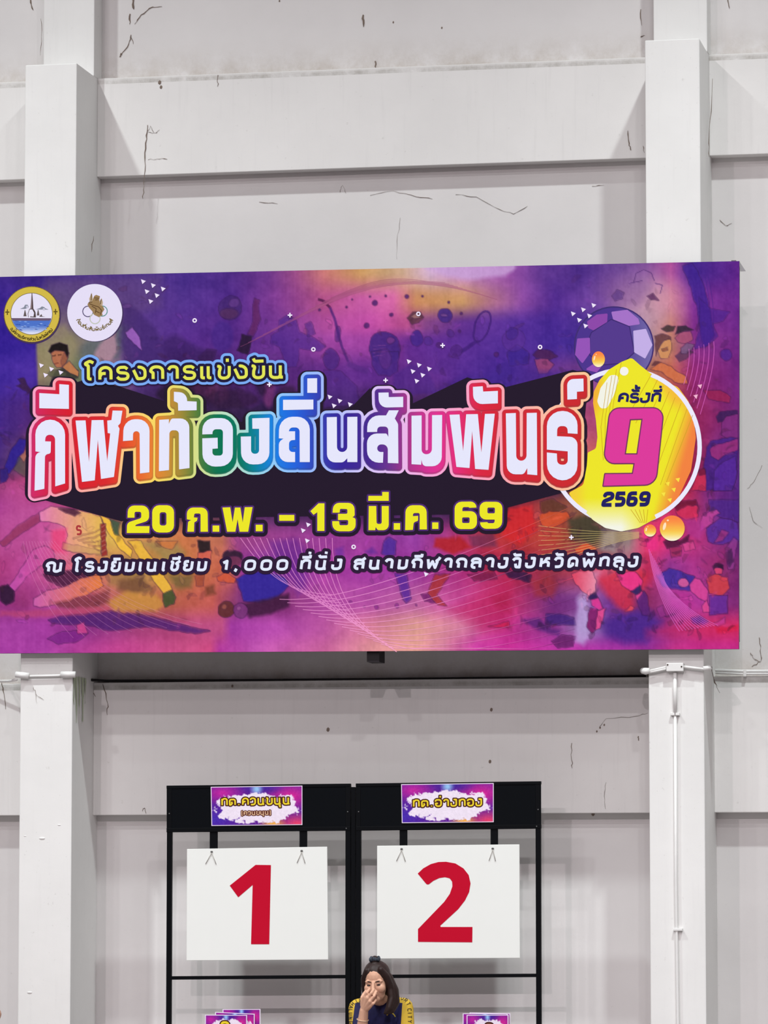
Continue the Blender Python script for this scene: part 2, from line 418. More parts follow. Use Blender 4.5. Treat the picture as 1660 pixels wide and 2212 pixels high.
def union(polys, refine=0):
    V = []; F = []
    for p in polys:
        q = []
        for a in p:
            if not q or abs(a[0]-q[-1][0])+abs(a[1]-q[-1][1]) > 1e-3: q.append(a)
        if len(q) > 2 and abs(q[0][0]-q[-1][0])+abs(q[0][1]-q[-1][1]) < 1e-3: q.pop()
        if len(q) < 3: continue
        ar = sum(q[i-1][0]*q[i][1]-q[i][0]*q[i-1][1] for i in range(len(q)))
        if abs(ar) < 1e-4: continue
        if ar < 0: q = q[::-1]
        i0 = len(V); V += [Vector(a) for a in q]; F.append(list(range(i0, i0+len(q))))
    if refine:
        xs = [v.x for v in V]; ys = [v.y for v in V]
        x = min(xs)
        while x < max(xs):
            y = min(ys)
            while y < max(ys):
                V.append(Vector((x+0.013, y+0.017))); y += refine
            x += refine
    r = delaunay_2d_cdt(V, [], F, 0, 1e-4, True)
    keep = [tuple(f) for f, o in zip(r[2], r[5]) if len(o)]      # only what lies inside one of the given outlines
    used = sorted({i for f in keep for i in f}); m = {i: k for k, i in enumerate(used)}
    return [(r[0][i].x, r[0][i].y) for i in used], [tuple(m[i] for i in f) for f in keep]
def ink_mesh(name, V, F, colors, y, parent, quads_np=None, dy=None):
    """flat print: V in photo pixels on the plane y; colors: (n,3) 0-255 or a function(x,y)"""
    V = np.asarray(V, float)
    W = unp_np(V[:, 0], V[:, 1], y)
    if dy is not None: W[:, 1] -= dy
    off = parent_loc(parent); W = W-np.array(off)
    me = bpy.data.meshes.new(name)
    if quads_np is not None:
        nf = len(quads_np)
        me.vertices.add(len(W)); me.vertices.foreach_set('co', W.ravel().astype(np.float32))
        me.loops.add(nf*4); me.loops.foreach_set('vertex_index', quads_np.ravel().astype(np.int32))
        me.polygons.add(nf); me.polygons.foreach_set('loop_start', (np.arange(nf)*4).astype(np.int32))
        me.update(calc_edges=True)
    else:
        F2 = []
        for f in F:     # face the hall
            a, b, c = V[f[0]], V[f[1]], V[f[2]]
            F2.append(f if (b[0]-a[0])*(c[1]-a[1])-(b[1]-a[1])*(c[0]-a[0]) < 0 else tuple(reversed(f)))
        me.from_pydata(W.tolist(), [], F2); me.update()
    if callable(colors): colors = colors(V[:, 0], V[:, 1])
    colors = np.asarray(colors, float)
    if colors.ndim == 1: colors = np.tile(colors, (len(V), 1))
    at = me.color_attributes.new('ink', 'FLOAT_COLOR', 'POINT')
    rgba = np.ones((len(V), 4), np.float32); rgba[:, :3] = lin_np(colors)
    at.data.foreach_set('color', rgba.ravel())
    me.materials.append(INK)
    return link(bpy.data.objects.new(name, me), parent)
def field_union(polys, r, cell, run):
    """outline of overlapping shapes grown by r: distance field on a fine lattice, cut along its zero line"""
    A = [np.asarray(p, float) for p in polys]
    lo = np.min([a.min(0) for a in A], 0)-r-2*cell; hi = np.max([a.max(0) for a in A], 0)+r+2*cell
    nx_ = int((hi[0]-lo[0])/cell)+2; ny_ = int((hi[1]-lo[1])/cell)+2
    X = lo[0]+np.arange(nx_)*cell; Y = lo[1]+np.arange(ny_)*cell
    Fd = np.full((ny_, nx_), 1e3)
    for a in A:
        b0 = ((a.min(0)-r-2.5*cell-lo)/cell).astype(int); b1 = ((a.max(0)+r+2.5*cell-lo)/cell).astype(int)+1
        i0, j0 = max(0, b0[0]), max(0, b0[1]); i1, j1 = min(nx_, b1[0]+1), min(ny_, b1[1]+1)
        gx_, gy_ = np.meshgrid(X[i0:i1], Y[j0:j1])
        ins = np.zeros(gx_.shape, bool); d = np.full(gx_.shape, 1e6)
        for k in range(len(a)):
            ax, ay = a[k-1]; bx, by = a[k]
            if ay != by: ins ^= ((ay > gy_) != (by > gy_)) & (gx_ < (bx-ax)*(gy_-ay)/(by-ay)+ax)
            ex, ey = bx-ax, by-ay; l2 = ex*ex+ey*ey+1e-12
            t = np.clip(((gx_-ax)*ex+(gy_-ay)*ey)/l2, 0, 1)
            d = np.minimum(d, (gx_-ax-t*ex)**2+(gy_-ay-t*ey)**2)
        d = np.sqrt(d); d[ins] *= -1
        Fd[j0:j1, i0:i1] = np.minimum(Fd[j0:j1, i0:i1], d)
    Fd = Fd-r
    Fd[np.abs(Fd) < 1e-4] = 1e-4
    ins = Fd < 0
    cnt = ins[:-1, :-1].astype(int)+ins[1:, :-1]+ins[:-1, 1:]+ins[1:, 1:]
    V = []; F = []; vid = {}
    def vert(key, x, y):
        k = vid.get(key)
        if k is None:
            k = vid[key] = len(V); V.append((x, y))
        return k
    def lat(i, j): return vert((i, j), X[i], Y[j])
    def cut(i, j, i2, j2):
        key = (i, j, i2, j2) if (i, j) < (i2, j2) else (i2, j2, i, j)
        a, b = Fd[j, i], Fd[j2, i2]; t = a/(a-b)
        return vert(key, X[i]+(X[i2]-X[i])*t, Y[j]+(Y[j2]-Y[j])*t)
    for j in range(ny_-1):
        row = cnt[j]; nz = np.nonzero(row)[0]; k = 0
        while k < len(nz):
            i = nz[k]
            if row[i] == 4:
                e = k
                while e+1 < len(nz) and nz[e+1] == nz[e]+1 and row[nz[e+1]] == 4 and e-k < run: e += 1
                i2 = nz[e]+1
                F.append((lat(i, j), lat(i2, j), lat(i2, j+1), lat(i, j+1))); k = e+1; continue
            c = [(i, j), (i+1, j), (i+1, j+1), (i, j+1)]; poly = []
            for m in range(4):
                p, q = c[m], c[(m+1) % 4]
                if ins[p[1], p[0]]: poly.append(lat(*p))
                if ins[p[1], p[0]] != ins[q[1], q[0]]: poly.append(cut(*p, *q))
            if len(poly) > 2: F.append(tuple(poly))
            k += 1
    return V, F
def ink(name, polys, colors, y, parent, refine=0, r=0.0, cell=None, run=14):
    if r > 0 or len(polys) > 30:
        V, F = field_union(polys, r, cell or 0.8, run)
    else:
        V, F = union(polys, refine)
    return ink_mesh(name, V, F, colors, y, parent)
def ramp(stops):
    xs = [s[0] for s in stops]; cs = np.array([s[1] for s in stops], float)
    return lambda x: np.stack([np.interp(x, xs, cs[:, k]) for k in range(3)], -1)
def blend(a, b, f):
    f = np.clip(f, 0, 1)[:, None]
    return np.asarray(a, float)*(1-f)+np.asarray(b, float)*f

# ------------------------------------------------------------------ a small loopless stroke alphabet (x-height 1, y up)
_f = lambda *a: [list(p) for p in a]
G = {
 'ก': (.88, _f([(.16, 0), (.16, .5), (.0, .64), (.06, 1, .32), (.78, 1, .35), (.78, 0)])),
 'ค': (.9, _f([(.08, 0), (.08, 1, .4), (.8, 1, .4), (.8, 0)], [(.08, .24), (.2, .5, .12), (.46, .5)])),
 'โ': (.52, _f([(.45, 1.38), (.22, 1.54, .12), (-.14, 1.3, .08), (.12, 1.16, .1), (.12, .05, .08), (.32, .05)])),
 'ร': (.84, _f([(.7, .84), (.55, 1, .15), (.08, .98, .25), (.08, .56, .2), (.74, .5, .22), (.74, 0, .3), (.2, 0, .22), (.04, .2)])),
 'ง': (.82, _f([(.05, .5), (.05, 0, .2), (.7, 0, .28), (.7, 1), (.36, 1)])),
 'ฅ': (.84, _f([(.0, .76), (.26, .03, .05), (.74, .05, .4), (.74, 1, .4), (.32, 1)])),
 'า': (.7, _f([(.02, .74), (.14, 1, .2), (.58, 1, .3), (.58, 0)])),
 'แ': (.86, _f([(.1, 1), (.1, .04, .08), (.3, .04)], [(.52, 1), (.52, .04, .08), (.72, .04)])),
 'เ': (.4, _f([(.14, 1), (.14, .02, .05), (.22, .02)])),
 'ข': (.86, _f([(.0, .98), (.22, .98, .12), (.12, .55, .1), (.1, 0, .32), (.76, 0, .32), (.76, 1)])),
 'น': (.98, _f([(.08, 1), (.08, 0, .28), (.6, 0, .15), (.72, .16)], [(.72, 1), (.72, .03), (.88, .03)])),
 'ณ': (1.1, _f([(.14, 0), (.14, .5), (.0, .64), (.05, 1, .3), (.52, 1, .25), (.52, 0, .15), (.75, 0, .1), (.94, .16)], [(.94, 1), (.94, 0)])),
 'ย': (.86, _f([(.42, 1), (.06, 1, .12), (.06, .58, .1), (.36, .56)], [(.2, .56), (.06, .42, .1), (.06, 0, .22), (.74, 0, .28), (.74, 1)])),
 'ม': (.88, _f([(.12, 1), (.12, .02), (.06, .02)], [(.12, .16), (.26, 0, .1), (.76, 0, .28), (.76, 1)])),
 'ซ': (.86, _f([(.02, .96), (.22, .98, .1), (.14, .6, .1), (.1, 0, .3), (.68, 0, .28), (.68, .62), (.5, .76, .05), (.86, 1.08)])),
 '1': (.5, _f([(.02, .78), (.3, 1), (.3, 0)])), ',': (.42, _f([(.2, .12), (.1, -.22)])),
 '0': (.84, _f([(.4, 0), (.06, 0, .28), (.06, 1, .28), (.74, 1, .28), (.74, 0, .28), (.4, 0)])),
 'ท': (.88, _f([(.1, 1), (.1, 0)], [(.1, .7), (.3, 1, .15), (.76, 1, .3), (.76, 0)])),
 'ล': (.88, _f([(.02, .72), (.06, 1, .28), (.76, 1, .32), (.76, 0)], [(.76, .5), (.6, .58, .1), (.06, .58, .28), (.06, 0, .22), (.38, 0)])),
 'ส': (.92, _f([(.02, .72), (.06, 1, .28), (.76, .98, .3), (.76, 0)], [(.76, .5), (.6, .58, .1), (.06, .58, .28), (.06, 0, .22), (.38, 0)], [(.62, .95), (.9, 1.22)])),
 'พ': (1.06, _f([(.04, 1), (.22, .02), (.5, .74), (.78, .02), (.96, 1)])),
 'ฬ': (1.12, _f([(.04, 1), (.2, .02), (.46, .74), (.74, .02), (.88, .72), (.8, .8), (1.0, 1.0), (1.08, 1.22)])),
 'จ': (.78, _f([(.02, .76), (.16, 1, .2), (.64, 1, .3), (.64, 0), (.32, .02, .05), (.26, .4)])),
 'ห': (.88, _f([(.1, 1), (.1, 0)], [(.1, .42), (.4, .58, .1), (.55, .96, .08), (.84, .96)], [(.45, .62), (.76, .5, .15), (.76, 0)])),
 'ว': (.8, _f([(.02, .72), (.12, 1, .2), (.66, 1, .3), (.66, 0, .3), (.08, 0)])),
 'ด': (.88, _f([(.4, .46), (.42, .2, .1), (.22, .02), (.08, .02), (.04, 1, .36), (.76, 1, .36), (.76, 0)])),
 'อ': (.86, _f([(.02, .72), (.08, 1, .22), (.74, 1, .3), (.74, 0, .3), (.06, 0, .28), (.06, .44), (.34, .44)])),
 'ต': (.92, _f([(.3, .5), (.38, .25), (.2, .02), (.06, .02), (.04, 1, .25), (.4, .84), (.78, 1, .25), (.78, 0)])),
 'บ': (.84, _f([(.08, 1), (.08, 0, .2), (.72, 0, .2), (.72, 1)])),
 'ถ': (.88, _f([(.3, .0), (.08, .0, .1), (.1, .45), (.0, .64), (.06, 1, .32), (.78, 1, .35), (.78, 0)])),
 'ธ': (.82, _f([(.7, 1), (.1, .98, .1), (.1, .6, .1), (.7, .6, .1), (.7, 0, .2), (.08, 0, .15), (.1, .4)])),
 '2': (.84, _f([(.06, .76), (.08, 1, .2), (.72, 1, .22), (.72, .6, .2), (.06, .32, .2), (.06, 0), (.78, 0)])),
 '5': (.84, _f([(.74, 1), (.1, 1), (.1, .57), (.72, .57, .22), (.72, 0, .22), (.04, 0)])),
 '6': (.84, _f([(.7, 1), (.08, 1, .22), (.08, 0, .22), (.72, 0, .2), (.72, .56, .2), (.08, .56)])),
 '9': (.84, _f([(.08, 0), (.72, 0, .22), (.72, 1, .22), (.08, 1, .2), (.08, .44, .2), (.72, .44)])),
 '(': (.4, _f([(.3, 1.15), (.12, 1.1, .08), (.12, -.12, .08), (.3, -.18)])), ')': (.4, _f([(.02, 1.15), (.2, 1.1, .08), (.2, -.12, .08), (.02, -.18)])),
 '.': (.42, _f([(.16, -.04), (.16, .12)])), ' ': (.45, []),
 'ิ': (0, _f([(.08, 1.34), (.76, 1.34)])), 'ี': (0, _f([(.08, 1.34), (.74, 1.34), (.74, 1.62)])),
 'ั': (0, _f([(.12, 1.6), (.2, 1.36, .1), (.78, 1.38)])), '่': (0, _f([(.66, 1.34), (.66, 1.62)])),
 '้': (0, _f([(.3, 1.62), (.46, 1.6, .06), (.42, 1.34), (.8, 1.38)])), '์': (0, _f([(.72, 1.28), (.54, 1.28), (.54, 1.5, .1), (.82, 1.62)])),
 'ุ': (0, _f([(.52, -.24), (.7, -.24), (.7, -.52)])),
 'S': (.8, _f([(.68, .82), (.5, 1, .2), (.08, 1, .25), (.08, .52, .2), (.7, .5, .2), (.7, 0, .25), (.05, .02)])),
 'P': (.8, _f([(.08, 0), (.08, 1), (.7, 1, .25), (.7, .45, .25), (.08, .45)])), 'O': (.9, _f([(.4, 0), (.06, 0, .35), (.06, 1, .35), (.76, 1, .35), (.76, 0, .35), (.4, 0)])),
 'R': (.82, _f([(.08, 0), (.08, 1), (.7, 1, .25), (.7, .45, .25), (.08, .45)], [(.4, .45), (.74, 0)])), 'T': (.8, _f([(.02, 1), (.74, 1)], [(.38, 1), (.38, 0)])),
 'C': (.82, _f([(.72, .8), (.6, 1, .2), (.06, 1, .3), (.06, 0, .3), (.6, 0, .2), (.72, .2)])), 'I': (.36, _f([(.14, 0), (.14, 1)])),
 'Y': (.8, _f([(.02, 1), (.38, .5), (.74, 1)], [(.38, .5), (.38, 0)])), 'A': (.84, _f([(.02, 0), (.4, 1), (.78, 0)], [(.16, .35), (.64, .35)])),
 'H': (.86, _f([(.08, 0), (.08, 1)], [(.74, 0), (.74, 1)], [(.08, .5), (.74, .5)])), 'L': (.7, _f([(.08, 1), (.08, 0), (.62, 0)])),
 'U': (.86, _f([(.08, 1), (.08, 0, .3), (.74, 0, .3), (.74, 1)])), 'N': (.86, _f([(.08, 0), (.08, 1), (.74, 0), (.74, 1)])),
 'G': (.86, _f([(.72, .8), (.6, 1, .2), (.06, 1, .3), (.06, 0, .3), (.74, 0, .2), (.74, .48), (.42, .48)])),
}
UPPER = 'ิีั'
def glyph_lines(text, gap=.16, pad=0.0):
    x = 0.0; items = []; last = 0.0; prev = ''; lw = .8
    for ch in text:
        wd, ls = G[ch]
        if wd == 0:
            dx = last+(lw-.88)*.8; dy = .36 if (ch in '่้' and prev in UPPER) else 0.0
            items += [[((p[0]+dx), p[1]+dy)+tuple(p[2:]) for p in l] for l in ls]
        else:
            items += [[(p[0]+x, p[1])+tuple(p[2:]) for p in l] for l in ls]
            last = x; lw = wd; x += wd+gap
        prev = ch
    return items, x-gap
def text_strokes(text, x0, y0, x1, y1, h, w, slant=0.0, gap=.16, n=4):
    """centre-lines of a line of lettering between two baseline points, glyph height h (photo px)"""
    L, tot = glyph_lines(text, gap)
    length = math.hypot(x1-x0, y1-y0); sx = (length-w)/(tot-.12)
    ux, uy = (x1-x0)/length, (y1-y0)/length
    hh = h-w; out = []
    for l in L:
        q = []
        for p in fil_open(l, n):
            a = p[0]*sx+slant*p[1]*hh+w/2; b = w/2+p[1]*hh
            q.append((x0+ux*a+uy*b, y0+uy*a-ux*b))
        out.append(q)
    return out
def letters_ink(name, text, args, w, col, y, parent, cell=.6, **kw):
    """every letter and every mark of a line of lettering as a print of its own"""
    i = 0; L = text_strokes(text, *args, **kw)
    for ch in text:
        n = len(G[ch][1])
        if n: ink(name, strokes_to_polys(L[i:i+n], w), col, y, parent, r=1e-3, cell=cell, run=99)
        i += n
def strokes_to_polys(lines, w, cap=False, n=8):
    out = []
    for l in lines: out += stroke(l, w, False, cap, n)
    return out

# ------------------------------------------------------------------ the banner
YB = -0.71
BTL, BTR, BBR, BBL = (-42, 599.0), (1598, 564.0), (1597, 1402.0), (-42, 1411.6)
banner = empty('event_banner', P3(800, 1405, YB))
tag(banner, 'huge purple sports event banner with white rainbow-outlined lettering hung across both columns', 'banner')
M_fr = mat('banner_frame_steel', (92, 88, 92), 0.5, 0.4)
cs = [unp(*c, YB) for c in (BTL, BTR, BBR, BBL)]
slab('backing_board', cs, YB+0.002, YB+0.03, mat('banner_edge', (64, 50, 74), 0.6), banner)
for k in range(5):                       # steel back frame
    t = k/4.0
    xa = cs[0][0]+(cs[1][0]-cs[0][0])*t*0.985+0.02
    box('frame_bar', xa, xa+0.03, YB+0.03, YC-0.002, cs[3][1]+0.02, cs[0][1]-0.03, M_fr, banner)
bz = unp(815, 1421, -0.6)
box('frame_bracket', bz[0]-0.05, bz[0]+0.03, -0.68, -0.5, bz[1]-0.03, bz[1]+0.06, mat('bracket_dark', (34, 28, 32), 0.7), banner)
# loose corner of the sheet
a = unp(1597, 563, YB); b_ = unp(1610, 583, YB); c_ = unp(1599, 585, YB)
mesh_obj('loose_corner', [(a[0], YB, a[1]), (b_[0], YB+0.05, b_[1]), (c_[0], YB+0.02, c_[1]), (a[0], YB+0.012, a[1]), (b_[0], YB+0.056, b_[1]), (c_[0], YB+0.028, c_[1])],
         [(0, 1, 2), (5, 4, 3), (0, 3, 4, 1), (1, 4, 5, 2), (2, 5, 3, 0)], mat('sheet_back', (176, 172, 176), 0.6), banner)

# ---- painted backdrop of the print: a fine mesh whose vertices carry the ink colours
STEP = 2.0
nx = int((BTR[0]-BTL[0])/STEP)+1; ny = 420
gx = np.linspace(0, 1, nx); gy = np.linspace(0, 1, ny)
GX, GY = np.meshgrid(gx, gy)
PX = (BTL[0]+(BTR[0]-BTL[0])*GX)*(1-GY)+(BBL[0]+(BBR[0]-BBL[0])*GX)*GY
PY = (BTL[1]+(BTR[1]-BTL[1])*GX)*(1-GY)+(BBL[1]+(BBR[1]-BBL[1])*GX)*GY
DK = (58, 36, 78)
ROWS = [
 (585, [(0, 62, 40, 130), (100, 70, 45, 130), (200, 85, 60, 135), (300, 80, 55, 135), (400, 75, 48, 135), (500, 92, 56, 140), (580, 120, 66, 145), (640, 165, 92, 145), (700, 198, 128, 125), (780, 204, 162, 110), (870, 206, 175, 150), (930, 205, 178, 205), (1000, 200, 150, 200), (1100, 160, 95, 170), (1180, 100, 62, 145), (1260, 88, 55, 140), (1340, 115, 80, 150), (1400, 140, 92, 160), (1450, 180, 95, 160), (1500, 80, 48, 146), (1600, 105, 45, 140)]),
 (650, [(0, 65, 40, 140), (70, 70, 45, 140), (110, 92, 80, 122), (200, 95, 70, 130), (300, 95, 65, 140), (400, 85, 55, 140), (500, 95, 55, 145), (600, 135, 70, 150), (700, 182, 95, 145), (780, 200, 105, 170), (850, 205, 110, 165), (900, 205, 150, 110), (1000, 198, 155, 110), (1060, 175, 120, 140), (1130, 140, 82, 160), (1200, 95, 55, 150), (1300, 122, 82, 160), (1400, 195, 150, 165), (1450, 205, 125, 140), (1500, 130, 58, 150), (1600, 110, 45, 140)]),
 (700, [(0, 65, 40, 148), (70, 68, 42, 145), (90, 130, 120, 110), (200, 125, 115, 120), (300, 95, 65, 140), (400, 88, 52, 140), (500, 95, 52, 140), (600, 125, 65, 148), (700, 172, 85, 155), (800, 195, 92, 170), (880, 190, 95, 150), (920, 140, 80, 140), (1000, 110, 62, 150), (1100, 92, 55, 150), (1200, 85, 52, 152), (1300, 100, 70, 155), (1400, 185, 150, 165), (1450, 195, 130, 120), (1500, 135, 58, 145), (1600, 112, 45, 138)]),
 (740, [(0, 65, 40, 150), (76, 66, 42, 150), (82, 145, 135, 112), (200, 130, 122, 118), (300, 92, 62, 138), (400, 90, 50, 140), (500, 92, 48, 132), (600, 112, 58, 145), (700, 158, 78, 160), (800, 165, 80, 165), (900, 112, 56, 150), (1000, 98, 55, 150), (1100, 85, 50, 146), (1200, 80, 50, 150), (1300, 80, 60, 150), (1400, 178, 148, 158), (1450, 182, 130, 110), (1500, 142, 60, 140), (1600, 116, 45, 134)]),
 (810, [(0, 70, 45, 150), (79, 72, 45, 150), (84, 140, 125, 105), (170, 120, 130, 100), (250, 150, 120, 140), (300, 90, 60, 130), (400, 68, 34, 88), (500, 82, 44, 112), (600, 90, 45, 120), (700, 108, 56, 142), (800, 100, 50, 140), (900, 112, 56, 142), (1000, 90, 50, 145), (1100, 75, 45, 145), (1200, 110, 60, 140), (1300, 150, 90, 150), (1400, 180, 120, 100), (1450, 190, 108, 92), (1500, 150, 50, 120), (1600, 120, 45, 130)]),
 (900, [(0, 76, 45, 140), (60, 88, 48, 125), (90,)+DK, (1250,)+DK, (1262, 165, 80, 120), (1480, 150, 45, 90), (1530, 152, 52, 112), (1600, 120, 45, 125)]),
 (1000, [(0, 80, 50, 122), (40, 110, 75, 110), (60, 165, 90, 110), (90,)+DK, (1250,)+DK, (1262, 205, 120, 110), (1480, 165, 40, 70), (1510, 150, 45, 95), (1550, 120, 50, 130), (1600, 95, 45, 130)]),
 (1050, [(0, 150, 65, 120), (60, 185, 80, 130), (100,)+DK, (1200,)+DK, (1262, 210, 110, 80), (1480, 190, 50, 80), (1530, 130, 50, 130), (1600, 92, 45, 132)]),
 (1095, [(0, 172, 75, 150), (50, 178, 82, 142), (100, 192, 85, 145), (200, 150, 80, 110), (300,)+DK, (1080,)+DK, (1140, 165, 58, 70), (1200, 160, 85, 72), (1260, 140, 100, 80), (1440, 205, 62, 112), (1500, 170, 60, 112), (1550, 120, 55, 140), (1600, 95, 45, 130)]),
 (1160, [(0, 175, 80, 140), (100, 192, 92, 152), (150, 222, 135, 160), (200, 225, 190, 122), (250, 215, 180, 92), (300, 210, 150, 92), (400, 205, 130, 90), (480, 190, 120, 100), (510, 160, 80, 140), (600, 150, 70, 140), (700, 160, 75, 155), (800, 165, 75, 160), (900, 150, 70, 160), (960, 165, 65, 135), (1000, 172, 60, 110), (1060, 185, 60, 70), (1200, 178, 75, 62), (1300, 95, 80, 70), (1360, 150, 132, 132), (1395, 215, 70, 115), (1430, 222, 62, 125), (1500, 185, 60, 125), (1600, 110, 50, 130)]),
 (1230, [(0, 170, 70, 130), (60, 185, 85, 155), (150, 205, 110, 132), (200, 200, 120, 100), (300, 190, 150, 90), (380, 180, 140, 80), (420, 195, 120, 80), (500, 202, 112, 100), (525, 150, 65, 150), (600, 120, 55, 150), (700, 168, 72, 160), (800, 168, 72, 165), (900, 165, 70, 160), (1000, 175, 60, 130), (1100, 180, 50, 90), (1200, 150, 60, 80), (1300, 205, 85, 115), (1350, 190, 120, 140), (1400, 195, 60, 112), (1450, 140, 58, 140), (1500, 180, 70, 150), (1560, 150, 60, 120), (1600, 130, 50, 120)]),
 (1300, [(0, 150, 60, 130), (50, 150, 60, 120), (100, 178, 82, 152), (200, 182, 92, 112), (300, 185, 120, 90), (400, 188, 105, 90), (460, 190, 100, 92), (520, 128, 58, 120), (600, 130, 55, 115), (700, 176, 86, 162), (800, 182, 92, 166), (900, 192, 112, 165), (1000, 196, 82, 150), (1100, 190, 60, 112), (1200, 125, 60, 130), (1270, 160, 115, 180), (1320, 120, 60, 140), (1400, 150, 60, 112), (1460, 170, 70, 150), (1520, 190, 75, 165), (1570, 140, 55, 130), (1600, 130, 50, 120)]),
 (1355, [(0, 165, 75, 160), (100, 165, 70, 160), (200, 150, 65, 140), (300, 170, 78, 130), (400, 182, 84, 130), (480, 185, 88, 135), (500, 165, 70, 162), (600, 180, 85, 172), (700, 190, 100, 166), (800, 205, 130, 152), (900, 215, 160, 150), (1000, 205, 130, 160), (1060, 200, 80, 150), (1100, 190, 60, 140), (1200, 140, 62, 142), (1270, 165, 140, 188), (1330, 100, 50, 142), (1400, 105, 50, 140), (1450, 160, 60, 132), (1530, 202, 62, 120), (1600, 196, 52, 110)]),
 (1407, [(0, 170, 75, 165), (100, 172, 76, 165), (250, 196, 82, 152), (400, 206, 96, 146), (455, 206, 90, 140), (475, 182, 72, 162), (550, 190, 95, 176), (700, 205, 115, 166), (800, 215, 150, 156), (900, 222, 166, 152), (960, 215, 140, 165), (1030, 200, 70, 165), (1100, 196, 56, 152), (1200, 190, 66, 165), (1300, 170, 60, 162), (1400, 150, 55, 150), (1460, 185, 55, 135), (1500, 195, 55, 142), (1600, 196, 55, 142)]),
]
xs_ = PX[0]
rowc = np.stack([np.stack([np.interp(PX[0], [p[0] for p in r[1]], [p[1+k] for p in r[1]]) for k in range(3)], -1) for r in ROWS])
rowy = np.array([r[0] for r in ROWS], float)
yy = PY.copy()
idx = np.clip(np.searchsorted(rowy, yy)-1, 0, len(rowy)-2)
tt = np.clip((yy-rowy[idx])/(rowy[idx+1]-rowy[idx]), 0, 1); tt = tt*tt*(3-2*tt)
ci = np.tile(np.arange(nx), (ny, 1))
ART = rowc[idx, ci]*(1-tt)[..., None]+rowc[idx+1, ci]*tt[..., None]
def vnoise(cx, cy, seed):
    r = np.random.RandomState(seed).rand(cy+2, cx+2)
    u = GX*cx; v = GY*cy; i = np.floor(u).astype(int); j = np.floor(v).astype(int); u = u-i; v = v-j
    u = u*u*(3-2*u); v = v*v*(3-2*v)
    return (r[j, i]*(1-u)+r[j, i+1]*u)*(1-v)+(r[j+1, i]*(1-u)+r[j+1, i+1]*u)*v-0.5
WARPX = (vnoise(60, 30, 1)*7+vnoise(180, 90, 2)*4); WARPY = (vnoise(60, 30, 3)*7+vnoise(180, 90, 4)*4)
def paint(poly, rgb, alpha=1.0, soft=2.0, warp=0.6, rgb2=None, axis=(1, 0), line=True):
    global ART
    P = np.array([(p[0], p[1]) for p in poly], float)
    x0, y0 = P.min(0)-soft-8; x1, y1 = P.max(0)+soft+8
    m = (PX > x0) & (PX < x1) & (PY > y0) & (PY < y1)
    if not m.any(): return
    X = PX[m]+WARPX[m]*warp; Y = PY[m]+WARPY[m]*warp
    ins = np.zeros(X.shape, bool); d = np.full(X.shape, 1e9)
    for i in range(len(P)):
        ax, ay = P[i-1]; bx, by = P[i]
        c = ((ay > Y) != (by > Y))
        if ay != by: ins ^= c & (X < (bx-ax)*(Y-ay)/(by-ay)+ax)
        ex, ey = bx-ax, by-ay; l2 = ex*ex+ey*ey+1e-9
        t = np.clip(((X-ax)*ex+(Y-ay)*ey)/l2, 0, 1)
        d = np.minimum(d, (X-ax-t*ex)**2+(Y-ay-t*ey)**2)
    sd = np.sqrt(d)*np.where(ins, 1, -1)
    cov = np.clip(0.5+sd/max(soft, 0.6), 0, 1)*alpha
    c = np.array(rgb, float)
    if rgb2 is not None:
        pr = X*axis[0]+Y*axis[1]; f = np.clip((pr-pr.min())/(np.ptp(pr)+1e-6), 0, 1)[:, None]
        c = c*(1-f)+np.array(rgb2, float)*f
    ART[m] = ART[m]*(1-cov[:, None])+c*cov[:, None]
    if soft <= 6 and line:                       # thin drawn contour of the illustration
        rim = np.clip(1.25-np.abs(sd+0.5)/1.3, 0, 1)*alpha*0.38
        ART[m] = ART[m]*(1-rim[:, None])+np.array((46, 20, 62.))*rim[:, None]
def pz(pts, ox, oy, s, *a, **k): paint(tr(pts, ox, oy, s), *a, **k)
def blob(x, y, rx, ry, rgb, alpha=1.0, soft=2.0, rot=0.0, **k): paint(ngon(x, y, rx, 24, ry, rot), rgb, alpha, soft, **k)
def pline(pts, w, rgb, alpha=1.0, soft=1.0, warp=0.3):
    for a, b in zip(pts, pts[1:]):
        d = Vector(b)-Vector(a); q = Vector((-d.y, d.x)).normalized()*w/2
        paint([tuple(Vector(a)+q), tuple(Vector(b)+q), tuple(Vector(b)-q), tuple(Vector(a)-q)], rgb, alpha, soft, warp, line=False)
# painterly cloud texture
for (cx, cy, a, sd) in ((24, 12, 12, 5), (60, 30, 10, 6), (160, 80, 8, 7)):
    ART += (vnoise(cx, cy, sd)*a)[..., None]*np.array([1.2, 0.9, 1.0])
# --- top left: hills and the man's picture
Z3 = (0, 560, 2.964); Z4 = (540, 560, 2.964); Z5 = (1080, 560, 2.862); ZF = (0, 980, 2.964); ZG = (540, 980, 2.964); ZR = (1180, 1080, 3.773); ZM = (1380, 700, 6.146)
pz([(300, 130), (1040, 100), (1040, 300), (800, 380), (520, 420), (330, 540), (240, 540), (240, 420)], *Z3, (112, 86, 132), .45, 20)
pz([(520, 560), (600, 480), (700, 420), (820, 430), (760, 640), (520, 640)], *Z3, (98, 108, 112), .7, 14)
pz([(790, 280), (880, 320), (1000, 450), (1050, 560), (1060, 700), (960, 760), (800, 700), (770, 520)], *Z3, (72, 46, 112), .65, 12)
pz([(1040, 520), (1120, 480), (1260, 560), (1400, 620), (1300, 700), (1050, 640)], *Z3, (62, 36, 96), .6, 14)
pz([(600, 620), (660, 520), (740, 470), (750, 600), (710, 660), (640, 650)], *Z3, (190, 150, 165), .75, 8)
pz([(805, 470), (850, 440), (890, 500), (905, 585), (850, 540), (812, 500)], *Z3, (166, 112, 192), .85, 3)
